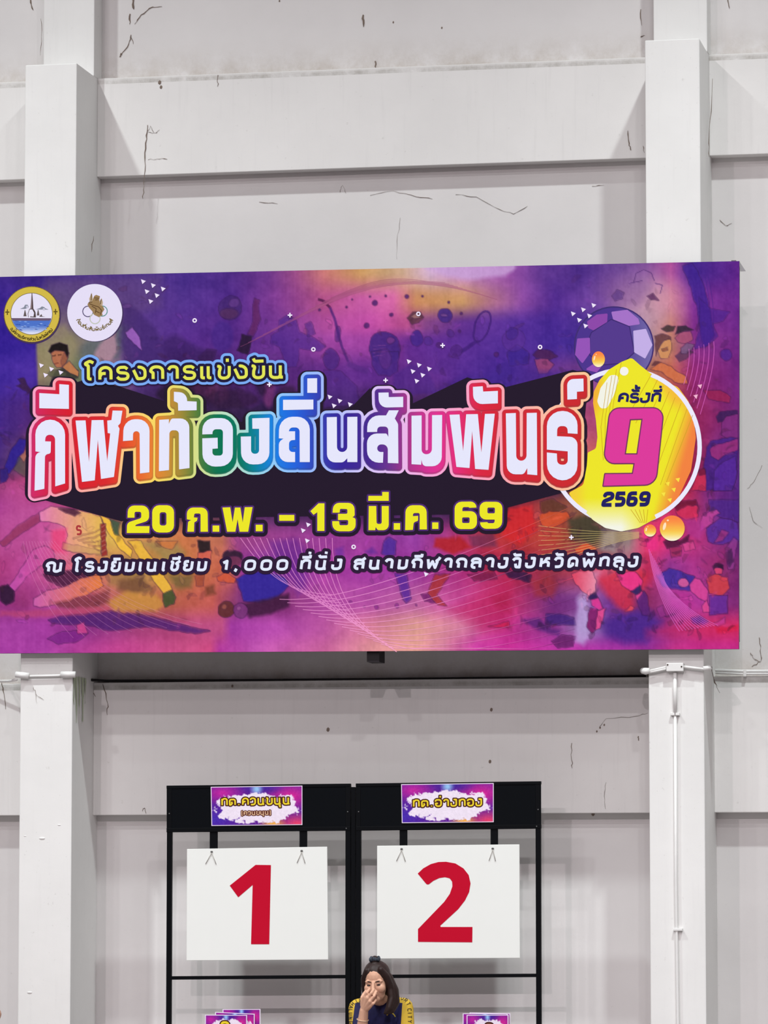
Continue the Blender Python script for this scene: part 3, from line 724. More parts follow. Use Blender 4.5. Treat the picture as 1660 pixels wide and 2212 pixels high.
pz([(300, 440), (420, 420), (500, 540), (460, 700), (330, 730), (245, 760), (240, 560)], *Z3, (158, 148, 112), .6, 14)
pz([(330, 770), (360, 715), (420, 690), (500, 710), (500, 760), (340, 800)], *Z3, (62, 62, 54), .9, 3, .25)
pz([(395, 690), (440, 650), (475, 690), (505, 720), (500, 748), (450, 730)], *Z3, (186, 130, 90), 1, 2, .25)
pz([(328, 600), (360, 580), (420, 590), (432, 630), (420, 660), (395, 690), (365, 695), (340, 660)], *Z3, (178, 118, 90), 1, 2, .25)
pz([(410, 600), (440, 600), (425, 650), (400, 690), (390, 650)], *Z3, (135, 84, 66), .6, 4, .25)
pz([(312, 590), (330, 550), (380, 532), (430, 550), (438, 600), (428, 625), (412, 590), (350, 585), (325, 602)], *Z3, (32, 24, 26), 1, 2, .25)
pline([(113, 770), (121, 768)], 2, (70, 40, 36)); pline([(126, 768), (133, 766)], 2, (70, 40, 36)); pline([(118, 786), (127, 784)], 2, (120, 60, 54))
blob(123, 808, 20, 8, (92, 94, 74), .7, 4)
# left edge hand, runner leg
pz([(150, 760), (110, 770), (130, 800), (105, 815), (140, 830), (190, 860), (205, 850), (170, 800)], *Z3, (64, 36, 72), .85, 3)
pz([(0, 900), (160, 880), (160, 1100), (0, 1180)], *Z3, (70, 42, 120), .4, 30)
paint([(5, 1020), (20, 975), (42, 945), (58, 950), (48, 985), (28, 1012), (14, 1026)], (56, 40, 142), .95, 3)
paint([(0, 1015), (12, 1012), (19, 1028), (12, 1040), (0, 1045)], (60, 40, 120), .95, 3)
paint([(38, 988), (64, 970), (64, 1035), (30, 1014)], (92, 88, 84), .7, 6); paint([(42, 985), (58, 968), (60, 985), (50, 998)], (196, 122, 104), .7, 4)
paint([(0, 1050), (60, 1040), (75, 1090), (120, 1105), (60, 1180), (0, 1200)], (190, 92, 158), .5, 24)
# dark figures behind the middle of the title
for (x, y, rx, ry, c, a) in ((430, 845, 40, 18, (74, 34, 70), .7), (470, 850, 25, 20, (112, 60, 100), .5), (540, 850, 28, 30, (88, 46, 118), .7), (580, 845, 14, 34, (128, 62, 120), .7), (565, 830, 10, 26, (50, 28, 66), .8),
                             (500, 862, 60, 20, (52, 26, 60), .6), (620, 850, 20, 20, (60, 30, 70), .7), (380, 850, 40, 20, (40, 24, 50), .8)):
    blob(x, y, rx, ry, c, a, 10)
# --- top middle: volleyball player, crowd, hockey stick, helmet, racket
blob(480, 728, 24, 32, (76, 46, 136), .65, 8); blob(497, 666, 25, 26, (76, 46, 116), .8, 2); blob(495, 678, 20, 12, (96, 58, 92), .6, 6); blob(505, 655, 12, 9, (122, 80, 150), .55, 5)
paint([(548, 645), (560, 650), (563, 690), (548, 728), (536, 722), (546, 690)], (100, 42, 92), .65, 4)
paint([(524, 722), (545, 728), (535, 765), (512, 757)], (46, 26, 58), .9, 3)
paint([(430, 770), (445, 757), (470, 757), (460, 790), (435, 795)], (60, 32, 80), .6, 6)
paint([(604, 692), (622, 680), (640, 690), (646, 718), (668, 722), (690, 736), (704, 748), (692, 758), (648, 752), (640, 792), (618, 792), (604, 748), (586, 742), (586, 722), (604, 716)], (78, 46, 138), .6, 5)
paint([(660, 700), (675, 696), (682, 720), (664, 726)], (84, 48, 132), .6, 4)
pline([(687, 646), (700, 651), (712, 664)], 6, (96, 36, 86), .9, 2); pline([(712, 664), (724, 692), (732, 724), (742, 756), (752, 782)], 5.5, (88, 44, 122), .8, 2); blob(731, 722, 6, 16, (84, 44, 124), .7, 4)
blob(716, 776, 16, 23, (80, 46, 128), .75, 4); paint([(702, 800), (735, 802), (770, 835), (776, 872), (700, 880)], (84, 48, 132), .6, 6); pline([(750, 785), (772, 796), (795, 802)], 12, (90, 50, 130), .5, 5)
blob(832, 752, 34, 36, (72, 44, 128), .85, 3); paint([(802, 760), (862, 760), (858, 800), (842, 812), (818, 810), (804, 790)], (78, 46, 132), .8, 4); blob(845, 735, 9, 7, (128, 66, 138), .7, 4)
for k in range(4): pline([(806, 748+k*7), (834, 745+k*7)], 1.6, (128, 76, 150), .7, 1)
blob(833, 775, 13, 22, (112, 60, 140), .5, 6); paint([(850, 806), (890, 786), (925, 800), (945, 850), (850, 858)], (82, 46, 136), .6, 8); paint([(940, 850), (1000, 815), (1100, 800), (1100, 850), (980, 880)], (66, 42, 136), .5, 20)
for (x, y, rx, ry) in ((1007, 238, 13, 13), (803, 280, 17, 16), (750, 425, 17, 17), (908, 355, 12, 11), (445, 325, 7, 7), (770, 240, 5, 5), (870, 237, 6, 6), (655, 257, 4, 4), (620, 305, 6, 6), (1108, 235, 6, 6), (1275, 277, 7, 7), (1355, 348, 8, 8), (1345, 463, 8, 8), (1578, 610, 14, 14), (1210, 550, 18, 16)):
    blob(540+x/2.964, 560+y/2.964, rx/2.964, ry/2.964, (86, 42, 112), .85, 1.5, warp=.2)
pz([(1010, 380), (1040, 340), (1090, 335), (1110, 370), (1080, 405), (1040, 415)], *Z4, (98, 62, 76), .85, 2); pz([(1030, 372), (1060, 350), (1095, 370), (1060, 385)], *Z4, (190, 150, 140), .6, 3)
blob(540+1250/2.964, 560+362/2.964, 17, 15, (76, 48, 132), .9, 2); blob(540+1245/2.964, 560+358/2.964, 8, 3, (150, 100, 150), .5, 2)
blob(540+1065/2.964, 560+505/2.964, 14, 18, (76, 46, 138), .85, 2); blob(540+1140/2.964, 560+522/2.964, 9, 9, (92, 52, 140), .8, 3); blob(540+1285/2.964, 560+480/2.964, 7, 8, (86, 48, 132), .7, 3)
rk = ngon(1042, 705, 16, 28, 35, math.radians(20))
for i in range(len(rk)): pline([rk[i-1], rk[i]], 4, (72, 38, 122), .8, 1.5)
blob(1042, 705, 14, 33, (98, 56, 150), .4, 3, math.radians(20))
pline([(1030, 737), (1010, 752), (995, 760)], 8, (72, 38, 122), .8, 2); blob(986, 758, 12, 10, (84, 44, 126), .7, 4); paint([(975, 760), (998, 770), (985, 790), (940, 812), (925, 800)], (92, 50, 140), .5, 8)
blob(915, 762, 40, 34, (82, 46, 140), .25, 16)
# --- ball and drawing on the right
blob(1400, 650, 70, 60, (202, 166, 186), .5, 50); blob(1345, 625, 60, 40, (128, 88, 150), .45, 30)
pz([(1130, 40), (1190, 25), (1230, 90), (1290, 250), (1325, 470), (1270, 560), (1235, 420), (1220, 300), (1160, 110)], *Z5, (70, 40, 142), .8, 4)
pz([(1230, 240), (1300, 300), (1420, 330), (1380, 380), (1320, 400), (1350, 480), (1280, 540), (1200, 560), (1240, 420)], *Z5, (76, 40, 142), .6, 4)
pz([(690, 230), (730, 190), (770, 200), (760, 240), (710, 262)], *Z5, (92, 62, 130), .6, 5); pz([(915, 230), (950, 210), (985, 255), (940, 250)], *Z5, (98, 56, 100), .8, 3)
for a, b, c, d in ((830, 140, 840, 85), (840, 85, 890, 64), (890, 64, 940, 85), (940, 85, 958, 135), (960, 150, 1005, 160), (1005, 160, 990, 215), (800, 150, 880, 130)):
    pline([(1080+a/2.862, 560+b/2.862), (1080+c/2.862, 560+d/2.862)], 2, (92, 56, 120), .7, 1)
for (pts, c) in (([(1040, 1240), (1080, 1170), (1180, 1140), (1320, 1150), (1320, 1200), (1180, 1212), (1130, 1290), (1060, 1312)], (68, 34, 92)), ([(1115, 1300), (1180, 1215), (1320, 1200), (1320, 1520), (1200, 1520), (1110, 1480)], (128, 52, 126)),
                 ([(960, 1560), (1120, 1520), (1230, 1500), (1320, 1520), (1320, 1900), (1240, 2212), (890, 2212), (860, 1900), (910, 1650)], (80, 42, 134)), ([(960, 1660), (1080, 1590), (1320, 1520), (1320, 1680), (1170, 1740), (1060, 1820), (970, 1760)], (152, 56, 126)),
                 ([(1000, 2212), (1000, 1960), (1120, 1840), (1300, 1760), (1310, 1950), (1240, 2212)], (92, 48, 150)),
                 ([(210, 170), (310, 130), (430, 170), (440, 210), (310, 215), (250, 340), (222, 410)], (112, 72, 76)), ([(250, 350), (320, 220), (432, 205), (436, 320), (390, 440), (300, 450)], (206, 152, 106)), ([(300, 320), (380, 300), (390, 330), (320, 350)], (150, 96, 72)),
                 ([(310, 65), (400, 15), (500, 40), (460, 100), (380, 110)], (76, 60, 62)), ([(490, 190), (560, 110), (700, 90), (720, 200), (620, 260), (530, 240)], (166, 90, 122)), ([(490, 140), (530, 40), (640, 15), (740, 70), (620, 90), (540, 120)], (58, 42, 62)),
                 ([(490, 420), (560, 370), (640, 340), (720, 380), (640, 470), (550, 490)], (106, 66, 98)), ([(560, 330), (640, 250), (740, 260), (720, 330), (640, 400), (570, 390)], (126, 96, 132)), ([(150, 590), (280, 520), (420, 560), (620, 700), (640, 800), (480, 760), (320, 650)], (204, 122, 84)), ([(170, 540), (220, 495), (290, 520), (220, 545)], (110, 66, 70)),
                 ([(850, 880), (1100, 880), (1220, 960), (1200, 1030), (940, 1000)], (150, 42, 92)), ([(800, 1950), (870, 1920), (890, 2000), (890, 2212), (700, 2212), (750, 2060)], (196, 56, 92)), ([(800, 1930), (850, 1910), (885, 1960), (880, 2000), (800, 2010)], (120, 30, 70))):
    pz(pts, *ZM, c, .92, 2.2, .6)
blob(1380+1160/6.146, 700+405/6.146, 12, 12, (86, 44, 142), .8, 3)
pz([(205, 590), (240, 555), (310, 560), (355, 600), (300, 622), (220, 610)], *Z5, (82, 40, 92), .9, 3); pz([(215, 620), (300, 612), (338, 650), (300, 700), (240, 710)], *Z5, (152, 76, 120), .9, 3); pz([(45, 580), (110, 530), (180, 570), (180, 650), (60, 660)], *Z5, (70, 44, 142), .8, 5); blob(1110, 735, 24, 24, (98, 56, 146), .5, 4); blob(1106, 720, 12, 14, (72, 44, 134), .6, 4)
pz([(0, 620), (200, 690), (380, 690), (500, 690), (420, 740), (0, 780)], *Z5, (76, 46, 140), .6, 14)
# --- bottom left: footballers
pz([(0, 560), (120, 460), (245, 380), (262, 432), (150, 505), (20, 590)], *ZF, (152, 66, 106), .9, 3)
pz([(0, 420), (200, 330), (330, 320), (250, 380), (80, 480), (0, 540)], *ZF, (190, 96, 160), .5, 14)
pz([(250, 375), (330, 335), (420, 350), (520, 365), (640, 400), (655, 450), (640, 640), (560, 640), (400, 612), (440, 520), (420, 470), (330, 440), (262, 432)], *ZF, (222, 132, 190), .95, 3, rgb2=(228, 196, 92))
pz([(380, 350), (470, 352), (520, 380), (480, 400), (420, 380)], *ZF, (70, 30, 60), .8, 4)
pz([(330, 500), (430, 480), (420, 640), (330, 620)], *ZF, (225, 80, 130), .8, 10)
pz([(405, 570), (640, 620), (640, 650), (520, 640), (400, 610)], *ZF, (190, 150, 110), .5, 4)
for k in range(5): pz([(470+k*30, 540+k*14), (640, 480+k*36), (640, 486+k*36), (476+k*30, 548+k*14)], *ZF, (180, 128, 96), .5, 2)
pz([(640, 400), (700, 425), (760, 515), (840, 620), (832, 665), (760, 592), (690, 505)], *ZF, (236, 192, 78), .95, 3)
pz([(700, 420), (770, 440), (760, 520), (735, 515)], *ZF, (72, 92, 74), .9, 4)
pz([(643, 450), (674, 450), (678, 655), (650, 655)], *ZF, (150, 46, 50), .85, 2)
for k in range(6): pz([(646, 465+k*32), (674, 452+k*32), (676, 462+k*32), (648, 476+k*32)], *ZF, (196, 130, 110), .6, 1.5)
pz([(820, 560), (905, 555), (960, 640), (1040, 760), (1105, 890), (1050, 902), (980, 800), (900, 680)], *ZF, (228, 184, 78), .95, 3)
pz([(900, 560), (1130, 560), (1180, 640), (1100, 720), (1000, 640)], *ZF, (150, 140, 92), .6, 14); pz([(1000, 560), (1140, 560), (1100, 620), (1040, 600)], *ZF, (206, 126, 76), .8, 6)
pz([(700, 650), (820, 660), (900, 760), (980, 880), (860, 900), (700, 840)], *ZF, (150, 122, 78), .6, 14)
pz([(760, 820), (900, 780), (960, 850), (880, 900), (760, 880)], *ZF, (110, 74, 60), .6, 12); pz([(1090, 780), (1240, 770), (1230, 860), (1110, 860)], *ZF, (112, 100, 66), .7, 12)
pz([(680, 950), (820, 880), (1000, 900), (1060, 960), (1000, 1010), (740, 1010)], *ZF, (200, 150, 78), .8, 10); pz([(1040, 900), (1095, 880), (1130, 920), (1120, 960), (1062, 985), (1045, 940)], *ZF, (84, 90, 58), 1, 3)
pz([(60, 850), (130, 740), (220, 620), (290, 595), (352, 622), (350, 685), (250, 722), (160, 800), (100, 880)], *ZF, (192, 92, 176), .9, 4, rgb2=(206, 96, 150))
pz([(0, 860), (50, 835), (96, 880), (86, 940), (40, 975), (0, 940)], *ZF, (56, 30, 62), .95, 4)
pz([(270, 770), (480, 745), (650, 800), (520, 835), (400, 850), (300, 805)], *ZF, (82, 38, 72), .9, 5)
pz([(215, 930), (300, 872), (420, 850), (520, 800), (640, 780), (664, 850), (560, 900), (420, 950), (260, 985), (215, 975)], *ZF, (202, 108, 184), .95, 4, rgb2=(226, 138, 66))
pz([(340, 950), (560, 910), (700, 880), (700, 960), (520, 990), (380, 985)], *ZF, (122, 62, 70), .7, 8)
pz([(310, 1068), (450, 1030), (700, 1008), (1000, 1050), (1345, 1140), (1250, 1152), (980, 1112), (700, 1132), (500, 1092), (330, 1088)], *ZF, (86, 42, 116), .85, 6)
pz([(310, 1190), (400, 1140), (520, 1130), (562, 1150), (480, 1205), (380, 1220)], *ZF, (132, 48, 138), .9, 4); pz([(490, 1100), (540, 1080), (560, 1150), (500, 1150)], *ZF, (208, 84, 146), .8, 4)
pz([(0, 1010), (300, 1000), (700, 980), (700, 1010), (300, 1050), (0, 1040)], *ZF, (192, 84, 112), .5, 8)
pz([(1265, 555), (1347, 555), (1345, 632), (1275, 642)], *ZF, (48, 36, 42), .95, 3); pz([(1270, 640), (1352, 625), (1345, 705), (1270, 705)], *ZF, (206, 108, 92), .95, 3); pz([(1250, 790), (1310, 780), (1300, 850), (1260, 850)], *ZF, (160, 84, 66), .8, 4)
pz([(1390, 790), (1450, 755), (1512, 800), (1500, 832), (1400, 815)], *ZF, (202, 98, 72), .95, 3); pz([(1310, 860), (1370, 840), (1380, 900), (1320, 910)], *ZF, (122, 72, 56), .8, 8)
blob(503, 1204, 20, 17, (58, 36, 60), .95, 3); blob(506, 1212, 15, 12, (124, 62, 96), .9, 4)
pz([(1510, 800), (1590, 765), (1700, 760), (1830, 800), (1850, 850), (1780, 920), (1680, 950), (1560, 940)], *ZF, (60, 48, 152), .95, 4); pz([(1550, 960), (1690, 930), (1850, 900), (1850, 980), (1740, 1030), (1600, 1050)], *ZF, (68, 32, 66), .85, 8)
blob(1450/2.964, 980+997/2.964, 17, 17.5, (104, 54, 58), .97, 2); blob(1540/2.964, 980+1005/2.964, 16.5, 17, (126, 62, 124), .97, 2); blob(1438/2.964, 980+980/2.964, 5, 5, (176, 110, 96), .6, 4); blob(1530/2.964, 980+990/2.964, 5, 5, (176, 110, 160), .5, 4)
# --- bottom middle
pz([(120, 560), (300, 540), (370, 640), (360, 860), (310, 910), (260, 760), (160, 660)], *ZG, (110, 50, 146), .55, 14)
pz([(850, 640), (862, 560), (895, 535), (935, 560), (932, 650), (890, 660)], *ZG, (84, 52, 152), .85, 5); pz([(550, 610), (600, 590), (600, 700), (560, 700)], *ZG, (110, 56, 160), .6, 8); pz([(740, 630), (790, 600), (820, 640), (760, 650)], *ZG, (96, 52, 150), .6, 8)
pz([(935, 765), (1010, 780), (1032, 920), (1000, 952), (970, 900)], *ZG, (94, 48, 150), .85, 6); pz([(1185, 780), (1285, 765), (1232, 860), (1202, 900), (1262, 972), (1200, 962), (1140, 890), (1160, 830)], *ZG, (166, 58, 62), .85, 5); pz([(1095, 895), (1140, 895), (1185, 950), (1120, 945)], *ZG, (120, 42, 112), .85, 4)
pz([(1180, 600), (1190, 545), (1350, 525), (1420, 600), (1300, 640)], *ZG, (176, 42, 48), .85, 8); pz([(1400, 520), (1560, 500), (1590, 600), (1430, 600)], *ZG, (110, 56, 92), .7, 10); pz([(1390, 775), (1560, 755), (1580, 800), (1440, 812)], *ZG, (122, 36, 80), .85, 6); pz([(1480, 640), (1560, 640), (1550, 760), (1500, 760)], *ZG, (150, 44, 70), .7, 8)
pz([(1290, 1000), (1660, 800), (1660, 1110), (1500, 1130)], *ZG, (186, 40, 96), .5, 30); pz([(1540, 920), (1660, 890), (1660, 1010), (1580, 980)], *ZG, (166, 36, 80), .6, 16); pz([(1530, 1105), (1660, 1070), (1660, 1110)], *ZG, (200, 40, 90), .8, 4)
for (x, y, r) in ((815, 985, 4), (945, 970, 4), (1065, 968, 2), (730, 980, 2), (640, 950, 3)): blob(540+x/2.964, 980+y/2.964, r, r, (140, 52, 140), .7, 2)
# --- bottom right: runners and children
pz([(60, 330), (200, 330), (230, 480), (130, 560), (20, 520), (0, 420)], 1080, 980, 2.862, (206, 50, 56), .85, 10); pz([(250, 300), (330, 280), (420, 330), (300, 400), (260, 360)], 1080, 980, 2.862, (98, 62, 50), .8, 6); pz([(240, 380), (310, 350), (420, 360), (440, 400), (330, 460), (260, 440)], 1080, 980, 2.862, (204, 92, 58), .9, 5)
pz([(420, 400), (560, 380), (640, 480), (580, 560), (440, 520)], 1080, 980, 2.862, (72, 70, 54), .85, 12); pz([(640, 470), (720, 470), (720, 610), (620, 600)], 1080, 980, 2.862, (160, 148, 150), .8, 14); pz([(460, 580), (540, 550), (600, 580), (600, 610), (470, 610)], 1080, 980, 2.862, (214, 96, 62), .9, 4)
pz([(30, 730), (60, 715), (195, 750), (185, 800), (60, 765)], 1080, 980, 2.862, (60, 32, 74), .9, 4)
pz([(190, 780), (300, 740), (360, 800), (330, 900), (220, 880)], 1080, 980, 2.862, (160, 56, 60), .6, 14)
pz([(430, 640), (560, 570), (780, 560), (860, 620), (800, 720), (720, 760), (720, 880), (640, 920), (500, 790)], *ZR, (206, 58, 82), .8, 16)
pz([(480, 1000), (600, 910), (830, 900), (950, 1000), (820, 1160), (640, 1160), (500, 1100)], *ZR, (82, 48, 142), .85, 22)
pz([(0, 800), (240, 780), (250, 900), (120, 940), (0, 900)], *ZR, (116, 48, 122), .6, 20)
pz([(0, 930), (120, 925), (230, 955), (245, 1010), (120, 1022), (0, 1000)], *ZR, (72, 42, 122), .85, 6); pz([(48, 1150), (130, 1100), (240, 1105), (222, 1192), (100, 1202)], *ZR, (106, 42, 108), .85, 5); pz([(-200, 990), (-60, 960), (60, 1050), (130, 1060), (100, 1100), (-60, 1060)], *ZR, (90, 44, 120), .75, 8)
pz([(255, 790), (345, 750), (352, 1130), (300, 1180), (240, 1150)], *ZR, (188, 168, 214), .8, 12); pz([(350, 580), (440, 580), (400, 720), (330, 780), (280, 800)], *ZR, (205, 160, 190), .6, 14)
pz([(203, 600), (270, 578), (370, 578), (412, 660), (410, 742), (360, 785), (300, 742), (240, 680)], *ZR, (214, 60, 90), .95, 4, rgb2=(232, 170, 190))
pz([(340, 788), (410, 748), (424, 790), (372, 812)], *ZR, (58, 38, 92), .95, 3); pz([(365, 812), (424, 790), (470, 885), (440, 900), (380, 860)], *ZR, (212, 68, 150), .95, 4); pz([(343, 1030), (352, 930), (372, 880), (440, 902), (412, 1050), (375, 1092)], *ZR, (132, 40, 110), .95, 3); pz([(430, 905), (490, 880), (452, 1040), (408, 1052)], *ZR, (220, 88, 150), .95, 3)
pz([(568, 592), (720, 580), (790, 660), (780, 722), (690, 742), (620, 690)], *ZR, (226, 68, 142), .95, 4); pz([(695, 742), (772, 695), (786, 735), (740, 768)], *ZR, (58, 44, 102), .95, 3); pz([(735, 770), (790, 740), (800, 800), (760, 830)], *ZR, (216, 80, 150), .9, 4); pz([(750, 815), (800, 740), (830, 790), (845, 945), (790, 942), (762, 880)], *ZR, (98, 44, 122), .9, 3)
pz([(640, 900), (690, 860), (720, 880), (700, 900)], *ZR, (226, 90, 100), .8, 4)
pz([(900, 620), (1000, 560), (1100, 585), (1215, 620), (1172, 740), (1040, 722), (940, 706)], *ZR, (76, 54, 152), .95, 3); pz([(780, 440), (850, 430), (880, 560), (860, 700), (820, 640)], *ZR, (180, 50, 90), .6, 10); blob(1180+1122/3.773, 1080+672/3.773, 11, 10, (206, 100, 158), .95, 3)
pz([(1165, 690), (1215, 632), (1262, 645), (1322, 740), (1312, 832), (1250, 805), (1190, 745)], *ZR, (206, 80, 154), .95, 3); pz([(1278, 862), (1310, 820), (1330, 860), (1402, 872), (1380, 902), (1290, 912)], *ZR, (212, 84, 150), .95, 3); pz([(1000, 720), (1160, 750), (1220, 860), (1160, 940), (1020, 860)], *ZR, (186, 60, 150), .6, 14)
pz([(1310, 640), (1390, 608), (1472, 630), (1492, 720), (1440, 782), (1330, 762)], *ZR, (202, 74, 82), .9, 4); pz([(1372, 562), (1438, 548), (1432, 600), (1392, 612)], *ZR, (208, 80, 122), .95, 2); pz([(1362, 545), (1398, 515), (1440, 528), (1442, 562), (1400, 540), (1372, 572)], *ZR, (58, 28, 62), .95, 2); pz([(1330, 782), (1484, 780), (1482, 925), (1340, 932)], *ZR, (108, 54, 152), .9, 5)
pz([(1190, 960), (1260, 940), (1330, 980), (1290, 1010), (1200, 1000)], *ZR, (86, 46, 146), .8, 6); pz([(1380, 1000), (1460, 950), (1450, 1000), (1400, 1030)], *ZR, (190, 80, 166), .7, 5); pz([(900, 880), (950, 850), (980, 940), (940, 960)], *ZR, (150, 60, 140), .7, 6)
pz([(1310, 230), (1420, 150), (1560, 180), (1575, 330), (1440, 362), (1320, 340)], *ZR, (94, 54, 152), .9, 5); pz([(1330, 0), (1575, 0), (1575, 180), (1430, 150), (1340, 90)], *ZR, (82, 44, 134), .85, 6); pz([(1260, 180), (1280, 130), (1340, 90), (1400, 80), (1420, 110), (1370, 135), (1360, 190), (1270, 250)], *ZR, (186, 78, 154), .9, 3)
pz([(1060, 60), (1130, 20), (1230, 50), (1240, 130), (1150, 172), (1080, 130)], *ZR, (200, 56, 96), .9, 4); pz([(1060, 60), (1090, 10), (1220, 0), (1230, 40), (1140, 45), (1080, 90)], *ZR, (110, 26, 60), .85, 4); pz([(1130, 160), (1260, 150), (1300, 250), (1250, 330), (1150, 280)], *ZR, (176, 64, 146), .7, 10)
pz([(955, 340), (1010, 300), (1080, 330), (1168, 280), (1150, 330), (1060, 380), (980, 390)], *ZR, (86, 28, 66), .9, 4); pz([(1100, 350), (1200, 330), (1215, 400), (1130, 410)], *ZR, (206, 84, 146), .8, 5); pz([(1000, 380), (1100, 380), (1100, 460), (1020, 470)], *ZR, (150, 50, 92), .8, 6)
pz([(790, 260), (920, 330), (910, 400), (850, 420), (800, 340)], *ZR, (226, 62, 140), .9, 8); pz([(1370, 340), (1440, 240), (1500, 270), (1440, 330)], *ZR, (160, 60, 126), .8, 4); pz([(1460, 400), (1530, 310), (1560, 330), (1530, 560), (1480, 560)], *ZR, (150, 70, 146), .8, 4); pz([(1450, 440), (1510, 400), (1530, 500), (1490, 540)], *ZR, (70, 34, 80), .8, 4); pz([(1250, 520), (1460, 380), (1470, 480), (1300, 600)], *ZR, (160, 56, 120), .6, 12)
pz([(830, 1060), (1100, 1000), (1575, 1020), (1575, 1110), (830, 1110)], *ZR, (206, 50, 104), .5, 26); pz([(1380, 1030), (1575, 1025), (1575, 1065), (1400, 1080)], *ZR, (205, 40, 80), .8, 8)
# lavender sweep at the top
pz([(1100, 40), (1700, 20), (1700, 60), (1640, 110), (1400, 135), (1250, 100), (1140, 60)], *Z4, (204, 172, 216), .8, 12)
# brush dabs: folds, hands, far heads that the illustration is crowded with
rd = random.Random(77)
def local(x, y):
    i = int(min(nx-1, max(0, (x-BTL[0])/(BTR[0]-BTL[0])*(nx-1)))); t0 = PY[0, i]; t1 = PY[-1, i]
    return ART[int(min(ny-1, max(0, (y-t0)/(t1-t0)*(ny-1)))), i].copy()
for (x0, y0, x1, y1, n, amp) in ((1090, 1090, 1590, 1375, 210, 1.0), (0, 1110, 470, 1350, 90, .8), (470, 1150, 1000, 1270, 36, .7), (1470, 700, 1592, 1100, 60, .8), (560, 690, 1240, 870, 80, .7), (380, 820, 600, 880, 30, .8), (0, 830, 70, 1080, 22, .8), (1240, 600, 1470, 700, 24, .5), (180, 620, 420, 790, 40, .7)):
    for k in range(n):
        x = rd.uniform(x0, x1); y = rd.uniform(y0, y1); c = local(x, y)
        f = rd.choice([.62, .72, .8, 1.14, 1.24]); tintc = np.array(rd.choice([(60, 34, 110), (180, 60, 110), (120, 50, 140), (70, 30, 60), (200, 110, 120)]), float)
        c = np.clip(c*f*.82+tintc*.18, 10, 240); L_ = rd.uniform(8, 26); W_ = rd.uniform(3, 10); an = rd.uniform(0, math.pi); ca, sa = math.cos(an), math.sin(an); bnd = rd.uniform(-6, 6)
        pts = [(-L_/2, -W_*.2), (-L_*.2, -W_/2+bnd*.5), (L_*.25, -W_*.45+bnd*.5), (L_/2, 0), (L_*.2, W_*.5+bnd*.5), (-L_*.25, W_*.45+bnd*.5)]
        paint([(x+p*ca-q*sa, y+p*sa+q*ca) for p, q in pts], c, rd.uniform(.3, .62)*amp, rd.uniform(1.5, 4), .8, line=rd.random() < .5)
# print streaks and grain
ART += (vnoise(420, 3, 21)*5)[..., None] + (vnoise(400, 200, 22)*7)[..., None]
_l = ART.mean(-1, keepdims=True); ART = np.clip(_l+(ART-_l)*1.06, 4, 250); ART = 255*(ART/255)**1.13
ii = np.arange(ny*nx).reshape(ny, nx)
Q = np.stack([ii[:-1, :-1], ii[1:, :-1], ii[1:, 1:], ii[:-1, 1:]], -1).reshape(-1, 4)
sheet = ink_mesh('printed_sheet', np.stack([PX.ravel(), PY.ravel()], -1), None, ART.reshape(-1, 3), YB, banner, Q)

